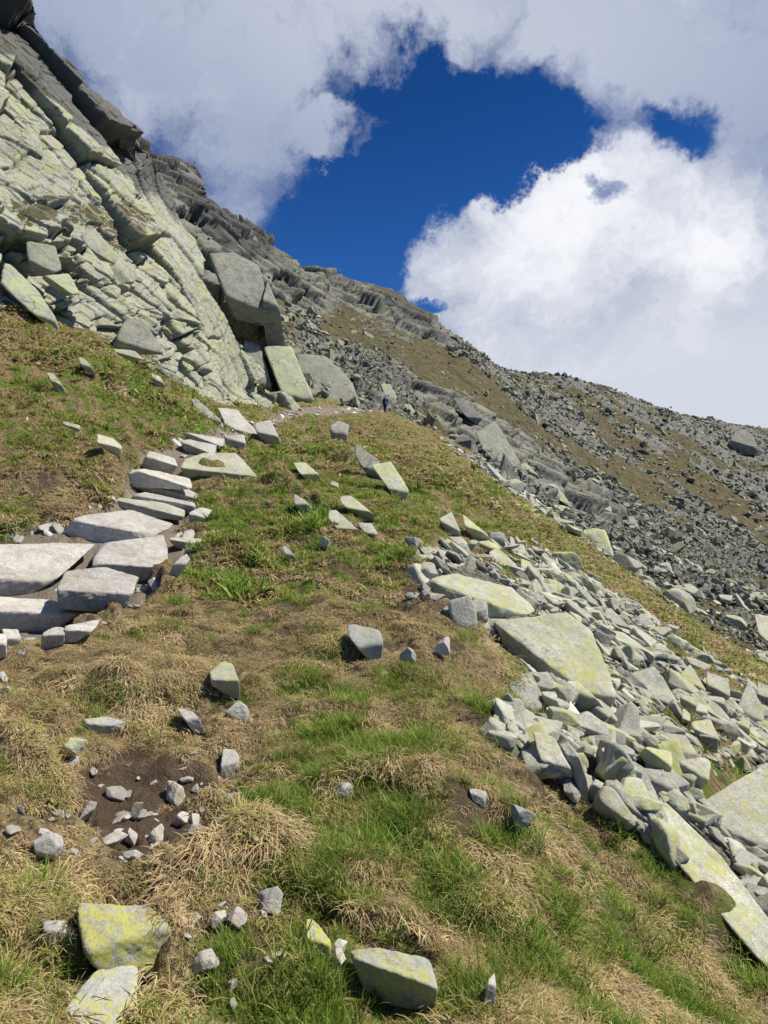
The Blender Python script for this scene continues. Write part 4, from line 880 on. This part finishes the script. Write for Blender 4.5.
def rubble():
    rng = np.random.default_rng(9)
    protos = [(base_rock_mesh('rubble_stone', 300+i, 4, .5 if i % 2 else .8), [M['grey_stone'], M['field_stone'], M['yellow_stone'], M['pale_rubble']][i % 4]) for i in range(12)]
    n = 170000; p = rng.uniform(-.1, .8, n); q = rng.uniform(math.log(3), math.log(68), n); y = np.exp(q); x = p*y
    P = np.stack([x, y, hill_sample(p, q, HP[..., 2])], 1); nrm = unit(hill_sample(p, q, HN)); u, v = project(P); mk = hill_masks(u, v, x, y); k = (rng.random(n) < np.clip(mk[2]*1.1, 0, 1)*.22+mk[3]*.3) & off_rocks(P, u, v, y, .94)
    P, nrm, y, u, v, p, q = (a[k] for a in (P, nrm, y, u, v, p, q)); n = len(P); s = rng.lognormal(-1.6, .65, n)*np.clip(.55+y*.022, .6, 1.6); s = np.clip(s*.62, .035, np.clip(.2+y*.017, .24, .65))
    scatter_object('rubble', P+nrm*(s*.12)[:, None], rock_rot(nrm, rng, .32, np.array([[.7, -.5, 0]])), np.stack([s*rng.uniform(.9, 1.7, n), s, s*rng.uniform(.5, 1., n)], 1), rng.integers(0, 12, n), protos, 'loose grey rubble filling the gaps between the larger stones of the boulder tongue', 'rubble')
    # path grit and stones in the bare soil
    n = 30000; p = rng.uniform(-.75, .1, n); q = rng.uniform(math.log(1.5), math.log(66), n); y = np.exp(q); x = p*y
    P = np.stack([x, y, hill_sample(p, q, HP[..., 2])], 1); nrm = unit(hill_sample(p, q, HN)); u, v = project(P); mk = hill_masks(u, v, x, y); k = (rng.random(n) < mk[0]*.33+mk[1]*.10*(y < 5)) & off_rocks(P, u, v, y, .97)
    P, nrm, y, u, v = (a[k] for a in (P, nrm, y, u, v)); n = len(P); s = np.clip(rng.lognormal(-3.0, .7, n)*np.clip(.3+y*.1, .4, 5), .012, np.clip(.02+y*.022, .03, .5))
    pr2 = [(base_rock_mesh('grit_stone', 400+i, 4, .6), M['path_stone'] if i % 3 else M['white_field']) for i in range(6)]
    scatter_object('path_gravel', P+nrm*(s*.1)[:, None], rock_rot(nrm, rng, .3), np.stack([s*1.3, s, s*.7], 1), rng.integers(0, 6, n), pr2, 'small pale stones and grit lying on the path and the bare soil', 'gravel')
    # scree on the far mountainside
    n = 170000; i = rng.integers(0, MNR-1, n); j = rng.integers(0, MNC-1, n); keep = (MV[i, j] < 700) & (MU[i, j] > 180) & (MU[i, j] < 900) & (rng.random(n) > MT[i, j]*.88) & (rng.random(n) > MH[i, j]*.97) & (MP[i, j, 1] > 53) & ((np.abs(MU[i, j]-385) > 14) | (MP[i, j, 1] > 76)) & (MP[i, j, 1] < 300)
    i, j = i[keep], j[keep]; P = MP[i, j]+rng.normal(0, .5, (len(i), 3))*np.array([1, 1, .1]); nrm = unit(MN[i, j]); nrm[nrm[:, 2] < 0] *= -1; y = P[:, 1]; n = len(P)
    s = rng.lognormal(-1.1, .55, n)*np.clip(.5+y/220, .5, 1.5); cl = fbm2(P[:, 0]*.12, P[:, 1]*.12, 3, 55); s *= np.where(cl > .55, 1.5, .8); s = np.clip(s, .2, 2.4)
    pr3 = [(base_rock_mesh('scree_stone', 500+i_, 3, .5 if i_ % 2 else .75), M['scree'] if i_ % 3 else M['crag_stone']) for i_ in range(9)]
    scatter_object('scree', P+nrm*(s*.05)[:, None], rock_rot(nrm, rng, .4), np.stack([s*1.25, s, s*.75], 1), rng.integers(0, 9, n), pr3, 'grey scree of countless broken rocks covering the far mountainside', 'scree')
    # band of blocks beyond the grass: stones on the mountainside along its lower edge
    return
# ------------------------------------------------------------------ individually placed stones of the boulder tongue and the rock band
def ordinal(k): return ['nearest', 'second', 'third', 'fourth', 'fifth', 'sixth', 'seventh', 'eighth', 'ninth', 'tenth'][k]
def loose_stones():
    rng = np.random.default_rng(21)
    kinds = []
    for m_, w1 in (('field_stone', 'lichened'), ('grey_stone', 'plain grey'), ('yellow_stone', 'yellow lichened')):
        for f_, w2 in ((.38, 'flat'), (.62, 'blocky'), (.8, 'chunky')):
            for s_ in range(2):
                me = base_rock_mesh('stone', 700+len(kinds), 5, f_); me.materials.append(M[m_]); kinds.append((me, w1+' '+w2))
    proto = [None]*len(kinds); used = [(r['c'][0], r['c'][1], r['px']*.45) for r in ROCKS]; made = []; tries = 0
    while len(made) < 170 and tries < 60000:
        tries += 1; band = len(made) >= 125
        u = rng.uniform(408, 768) if not band else rng.uniform(470, 768); v = rng.uniform(540, 880) if not band else rng.uniform(470, 672)
        if in_poly(np.array([u]), np.array([v]), STRIP if band else FIELD)[0] < .5: continue
        Y = hit(u, v, 'hill')
        sf = 'hill'
        if Y is None or Y > 67: Y = hit(u, v, 'mount'); sf = 'mount'
        if Y is None: continue
        size = min(1.3, float(np.clip(rng.lognormal(-.85, .42)*(.55+Y*.035), .12, 1.2)))
        if band: size = float(rng.uniform(.7, 2.0))
        r = size*FPX/Y*.42
        if r < 3.2 or any((u-a)**2+((v-b)*1.35)**2 < (r+c*.75)**2 for a, b, c in used): continue
        used.append((u, v, r)); k = int(rng.integers(len(kinds)))
        if not band and v < 640: k = int(rng.choice([i for i, q in enumerate(kinds) if 'plain' not in q[1]]))
        P = at(u, v, Y); n = ground_normal(P[0], P[1], sf)
        if sf == 'hill': P[2] = hill_point(P[0], P[1])
        if proto[k] is None: o = bpy.data.objects.new('stone', kinds[k][0]); proto[k] = o
        else: o = proto[k].copy()
        COL.objects.link(o); e = rock_rot(n[None], rng, .3, np.array([[.7, -.5, 0]]))[0]
        o.location = P+n*size*.10; o.rotation_euler = e; o.scale = (size*rng.uniform(1., 1.5), size*rng.uniform(.8, 1.1), size*rng.uniform(.8, 1.1))
        o['category'] = 'stone'; o['kind'] = 'thing'; o['group'] = 'loose stones of the rock band beyond the grass' if band else 'loose stones of the boulder tongue'
        made.append((o, u, v, kinds[k][1], band))
    # each label points from a landmark stone
    marks = [r for r in ROCKS if r['cat'] in ('boulder', 'stone slab', 'stone', 'rock outcrop') and r['c'][0] > 405 and r['px'] > 20]
    short = {}
    for r in marks: short[id(r)] = r['label'].split(',')[0]
    seen = {}
    items = []
    for o, u, v, look, band in made:
        best = min(marks, key=lambda r: (r['c'][0]-u)**2+(r['c'][1]-v)**2-(r['px']*.3)**2)
        dx, dy = u-best['c'][0], v-best['c'][1]
        side = ('right of' if dx > 0 else 'left of') if abs(dx) > abs(dy) else ('below' if dy > 0 else 'above')
        items.append((math.hypot(dx, dy), o, look, side, best))
    items.sort(key=lambda t: t[0])
    for d, o, look, side, best in items:
        key = (id(best), side, look); k = seen.get(key, 0); seen[key] = k+1
        words_ = short[id(best)].split()[:8]
        while words_[-1] in ('the', 'of', 'in', 'its', 'a', 'at', 'with', 'and', 'left', 'right', 'dark', 'under', 'below', 'above', 'lower', 'upper', 'long', 'flat', 'huge', 'pointed', 'behind', 'just', 'rock', 'loose') and len(words_) > 3: words_.pop()
        lab = (('' if k == 0 else ordinal(min(k, 9))+' ')+look+' stone '+side+' the '+' '.join(words_))
        o['label'] = ' '.join(lab.split()[:16])
loose_stones()
rubble()
# ------------------------------------------------------------------ the hiker far up the path
def plain_mat(name, col, rough=.85):
    m, b, pr, out = new_mat(name); P = b.node('ShaderNodeTexCoord').outputs['Object']
    b.put(pr.inputs['Base Color'], b.mix(b.noise(P, 14, 4), tuple(c*.75 for c in col), tuple(min(1, c*1.2) for c in col))); pr.inputs['Roughness'].default_value = rough; return m
def skin_mesh(name, verts, edges, mat, parent, sub=2):
    """one continuous surface grown round a skeleton; verts are (x, y, z, radius)"""
    me = bpy.data.meshes.new(name); me.from_pydata([v[:3] for v in verts], edges, []); o = bpy.data.objects.new(name, me); COL.objects.link(o)
    o.modifiers.new('skin', 'SKIN'); sd_ = o.modifiers.new('sub', 'SUBSURF'); sd_.levels = sd_.render_levels = sub
    if not me.skin_vertices: me.attributes.new
    with bpy.context.temp_override(object=o, active_object=o):
        pass
    for k, v in enumerate(verts):
        r = v[3]; r = r if isinstance(r, tuple) else (r, r)
        me.skin_vertices[0].data[k].radius = r; me.skin_vertices[0].data[k].use_root = (k == 0)
    me.materials.append(mat); o.parent = parent
    for p_ in me.polygons: p_.use_smooth = True
    return o
def hiker():
    Y = hit(385, 412, 'hill') or 68.; Y = min(Y, 69.)*.98; g = at(385, 412., Y); g[2] = max(hill_point(g[0], g[1]), g[2]-.45)
    root = bpy.data.objects.new('person', None); COL.objects.link(root); root.location = g; root.rotation_euler = (0, 0, math.radians(-18))
    tag(root, 'distant hiker in blue jacket and trousers with a backpack, walking away up the path', 'person', kind='thing')
    skin = plain_mat('skin', (.45,.28,.2), .6); jacket = plain_mat('blue jacket', (.012,.05,.27)); trousers = plain_mat('navy trousers', (.012,.02,.085)); pack = plain_mat('dark blue backpack', (.012,.025,.12)); cap = plain_mat('pale cap', (.42,.45,.52)); boot = plain_mat('boot leather', (.04,.03,.025)); hairm = plain_mat('brown hair', (.05,.03,.02))
    # skeleton: walking towards +y, left leg forward, leaning into the slope
    V = [(0,0,.93,.14),(0,.03,1.12,.135),(0,.07,1.34,.165),(0,.10,1.45,.075),(0,.125,1.53,.058),(0,.14,1.62,(.078,.095)),(0,.14,1.71,(.062,.075)),
         (-.10,.01,.88,.095),(-.10,.20,.52,.062),(-.10,.13,.12,.042),(-.10,.22,.05,.04),
         (.10,-.02,.88,.095),(.10,-.04,.48,.06),(.10,-.24,.12,.042),(.10,-.17,.04,.04),
         (-.20,.08,1.40,.062),(-.25,-.02,1.14,.045),(-.24,.12,.93,.032),(-.24,.17,.86,.03),
         (.20,.08,1.40,.062),(.25,.12,1.14,.045),(.24,.32,1.00,.032),(.24,.39,.98,.03)]
    E = [(0,1),(1,2),(2,3),(3,4),(4,5),(5,6),(0,7),(7,8),(8,9),(9,10),(0,11),(11,12),(12,13),(13,14),(2,15),(15,16),(16,17),(17,18),(2,19),(19,20),(20,21),(21,22)]
    for hand, s, d in ((18, -1, (0,.05,-.06)), (22, 1, (0,.075,-.015))):      # five fingers to a hand
        hx, hy, hz = V[hand][:3]; ln = (.055,.075,.085,.075,.06)
        for f in range(5):
            off = (f-2)*.018; L = ln[f]; dx = s*-.045 if f == 0 else 0
            a = (hx+off, hy+d[1]*.6, hz+d[2]*.6, .010); k = L*10
            bq = (hx+off+dx, hy+d[1]*.6+d[1]*k, hz+d[2]*.6+d[2]*k-.012, .008)
            V += [a, bq]; E += [(hand, len(V)-2), (len(V)-2, len(V)-1)]
    skin_mesh('body', V, E, skin, root)
    skin_mesh('jacket', [(0,0,.90,.165),(0,.03,1.12,.16),(0,.07,1.34,.19),(0,.10,1.44,.095),(-.20,.08,1.40,.085),(-.25,-.02,1.14,.064),(-.24,.10,.97,.05),(.20,.08,1.40,.085),(.25,.12,1.14,.064),(.24,.28,1.02,.05)], [(0,1),(1,2),(2,3),(2,4),(4,5),(5,6),(2,7),(7,8),(8,9)], jacket, root)
    skin_mesh('trousers', [(0,0,.93,.155),(-.10,.01,.86,.115),(-.10,.20,.52,.082),(-.10,.135,.16,.064),(.10,-.02,.86,.115),(.10,-.04,.48,.08),(.10,-.23,.16,.064)], [(0,1),(1,2),(2,3),(0,4),(4,5),(5,6)], trousers, root)
    skin_mesh('hair', [(0,.115,1.60,(.084,.088)),(0,.12,1.70,(.075,.085))], [(0,1)], hairm, root)
    skin_mesh('cap', [(0,.13,1.68,(.088,.10)),(0,.14,1.755,(.06,.07)),(0,.25,1.685,(.06,.012))], [(0,1),(0,2)], cap, root)
    for sx, y0, z0 in ((-.10,.12,.10), (.10,-.25,.10)): skin_mesh('boot', [(sx,y0,z0+.08,.055),(sx,y0,z0-.03,.055),(sx,y0+.11,z0-.06,.045)], [(0,1),(1,2)], boot, root, 1)
    bm = bmesh.new(); bmesh.ops.create_cube(bm, size=1); bmesh.ops.scale(bm, vec=(.32,.20,.50), verts=bm.verts)
    for v_ in bm.verts:
        if v_.co.z > 0: v_.co.x *= .8; v_.co.y *= .8
    bmesh.ops.bevel(bm, geom=bm.edges[:], offset=.05, segments=3, affect='EDGES'); me = bpy.data.meshes.new('backpack'); bm.to_mesh(me); bm.free()
    o = link('backpack', me, pack, root, (0,-.16,1.24)); o.rotation_euler = (-.16,0,0)
    bm = bmesh.new(); bmesh.ops.create_cube(bm, size=1); bmesh.ops.scale(bm, vec=(.20,.06,.20), verts=bm.verts); bmesh.ops.bevel(bm, geom=bm.edges[:], offset=.025, segments=2, affect='EDGES'); me = bpy.data.meshes.new('pocket'); bm.to_mesh(me); bm.free()
    link('pocket', me, pack, o, (0,-.12,-.08))
hiker()
# ------------------------------------------------------------------ daylight
SUN_EL, SUN_AZ = math.radians(56), math.radians(97)     # azimuth clockwise from +Y
sd = Vector((math.sin(SUN_AZ)*math.cos(SUN_EL), math.cos(SUN_AZ)*math.cos(SUN_EL), math.sin(SUN_EL)))
ld = bpy.data.lights.new('sun', 'SUN'); ld.energy = 5.0; ld.angle = math.radians(.53); ld.color = (1., .93, .80)
lo = bpy.data.objects.new('sun', ld); COL.objects.link(lo); lo.rotation_euler = sd.to_track_quat('Z', 'Y').to_euler(); lo.location = (60, 0, 120)
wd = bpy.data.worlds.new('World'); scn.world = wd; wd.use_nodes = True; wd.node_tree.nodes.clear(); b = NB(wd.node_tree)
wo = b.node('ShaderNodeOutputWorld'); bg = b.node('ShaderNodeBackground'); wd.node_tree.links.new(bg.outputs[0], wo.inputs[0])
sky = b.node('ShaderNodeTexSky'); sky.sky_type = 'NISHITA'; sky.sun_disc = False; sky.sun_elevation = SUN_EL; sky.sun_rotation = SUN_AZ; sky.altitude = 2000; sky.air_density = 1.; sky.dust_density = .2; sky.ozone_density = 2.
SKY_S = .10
D = b.node('ShaderNodeTexCoord').outputs['Generated']; dx, dy, dz = b.xyz(D)[0:3]
den = b.math('ADD', b.math('MAXIMUM', dy, -.6), 1.0)
X = b.math('DIVIDE', dx, den); Z = b.math('DIVIDE', dz, den)
P2 = b.comb(X, Z, 0)
def sky_xz(u, v):
    d = unit(ray(u, v)); return d[0]/(1+d[1]), d[2]/(1+d[1])
warp = b.vmath('SCALE', b.vmath('SUBTRACT', b.noise(P2, 6.5, 9, .66, col=True), (.5, .5, .5)), scale=.15)
PW = b.vmath('ADD', P2, warp)
def blob(u, v, ru, rv, rot=0, src=None, inner=.35):
    x, z = sky_xz(u, v); k = 1/(2*FPX)                      # half-angle scale of the projection
    q = b.vmath('SUBTRACT', src or PW, (x, z, 0.))
    c, s = math.cos(math.radians(rot)), math.sin(math.radians(rot))
    a = b.math('DIVIDE', b.vmath('DOT_PRODUCT', q, (c, s, 0)), ru*k); e = b.math('DIVIDE', b.vmath('DOT_PRODUCT', q, (-s, c, 0)), rv*k)
    r = b.vmath('LENGTH', b.comb(a, e, 0)); return b.ramp(r, 1.25, inner, 0, 1)
def addall(l):
    o = l[0]
    for x in l[1:]: o = b.math('ADD', o, x)
    return o
fb = b.noise(PW, 9, 9, .62); fb2 = b.noise(PW, 26, 6, .6)
holes = [(blob(490,125,130,58,6), 1.0), (blob(360,205,105,95,-35), 1.0), (blob(300,245,95,38,20), .75), (blob(430,130,100,90), .8), (blob(570,130,50,35), .6), (blob(672,120,44,36), 1.0), (blob(582,196,26,24), 1.6), (blob(365,300,70,60,-20), .9), (blob(436,308,24,15), 1.3), (blob(190,190,75,70,-35), .55), (blob(110,100,110,50,-45), .33), (blob(30,20,60,60), .2), (blob(430,70,50,30,-30), .35)]
hole = b.math('MINIMUM', addall([b.math('MULTIPLY', h, w) for h, w in holes]), 1.6)
wisp = b.math('MULTIPLY', blob(350,133,60,17,5), .9)
cum = b.math('MULTIPLY', blob(545,265,150,88,25, None, .5), 1.05); cum2 = b.math('MULTIPLY', blob(700,330,220,120,0, None, .6), .9)
dens = addall([b.math('SUBTRACT', 1.0, hole), wisp, b.math('MULTIPLY', b.math('SUBTRACT', fb, .5), 2.1), b.math('MULTIPLY', b.math('SUBTRACT', fb2, .5), .9), cum, cum2])
alpha = b.math('MULTIPLY', b.ramp(dens, .05, 1.0), b.math('MAXIMUM', b.ramp(dy, -.05, .35), b.math('MULTIPLY', b.ramp(fb, .45, .65), .35)))  # unseen sky behind the camera kept clearer to weaken the fill light
lit = b.math('ADD', addall([b.math('MULTIPLY', blob(500,235,130,110,30, None, .2), .55), b.math('MULTIPLY', blob(650,215,170,90,0, None, .2), .55), b.math('MULTIPLY', blob(600,330,190,100,20, None, .2), .40)]), b.math('MULTIPLY', b.math('SUBTRACT', b.noise(PW, 8, 9, .66), .5), 2.2))
shade = b.mix(b.noise(P2, 2.2, 5, .6), (.27,.325,.48), (.48,.53,.66))
low = b.mix(blob(720,390,260,110,0, P2, .3), shade, (.64,.68,.76))
low = b.mix(b.math('MULTIPLY', blob(420,20,330,110,-8, P2, .2), .6), low, (.61,.645,.75))
cloud = b.mix(b.ramp(lit, .05, 1.05), low, (.92,.93,.97))
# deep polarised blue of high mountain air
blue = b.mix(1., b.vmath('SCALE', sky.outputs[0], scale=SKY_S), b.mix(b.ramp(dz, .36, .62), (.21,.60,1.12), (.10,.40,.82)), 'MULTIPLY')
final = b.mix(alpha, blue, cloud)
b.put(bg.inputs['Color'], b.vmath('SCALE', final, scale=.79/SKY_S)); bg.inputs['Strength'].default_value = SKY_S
vs = scn.view_settings; vs.view_transform = 'Standard'; vs.look = 'None'; vs.gamma = 1; vs.exposure = .38; vs.use_curve_mapping = False
scn.cycles.max_bounces = 6; scn.cycles.diffuse_bounces = 2; scn.cycles.transparent_max_bounces = 4
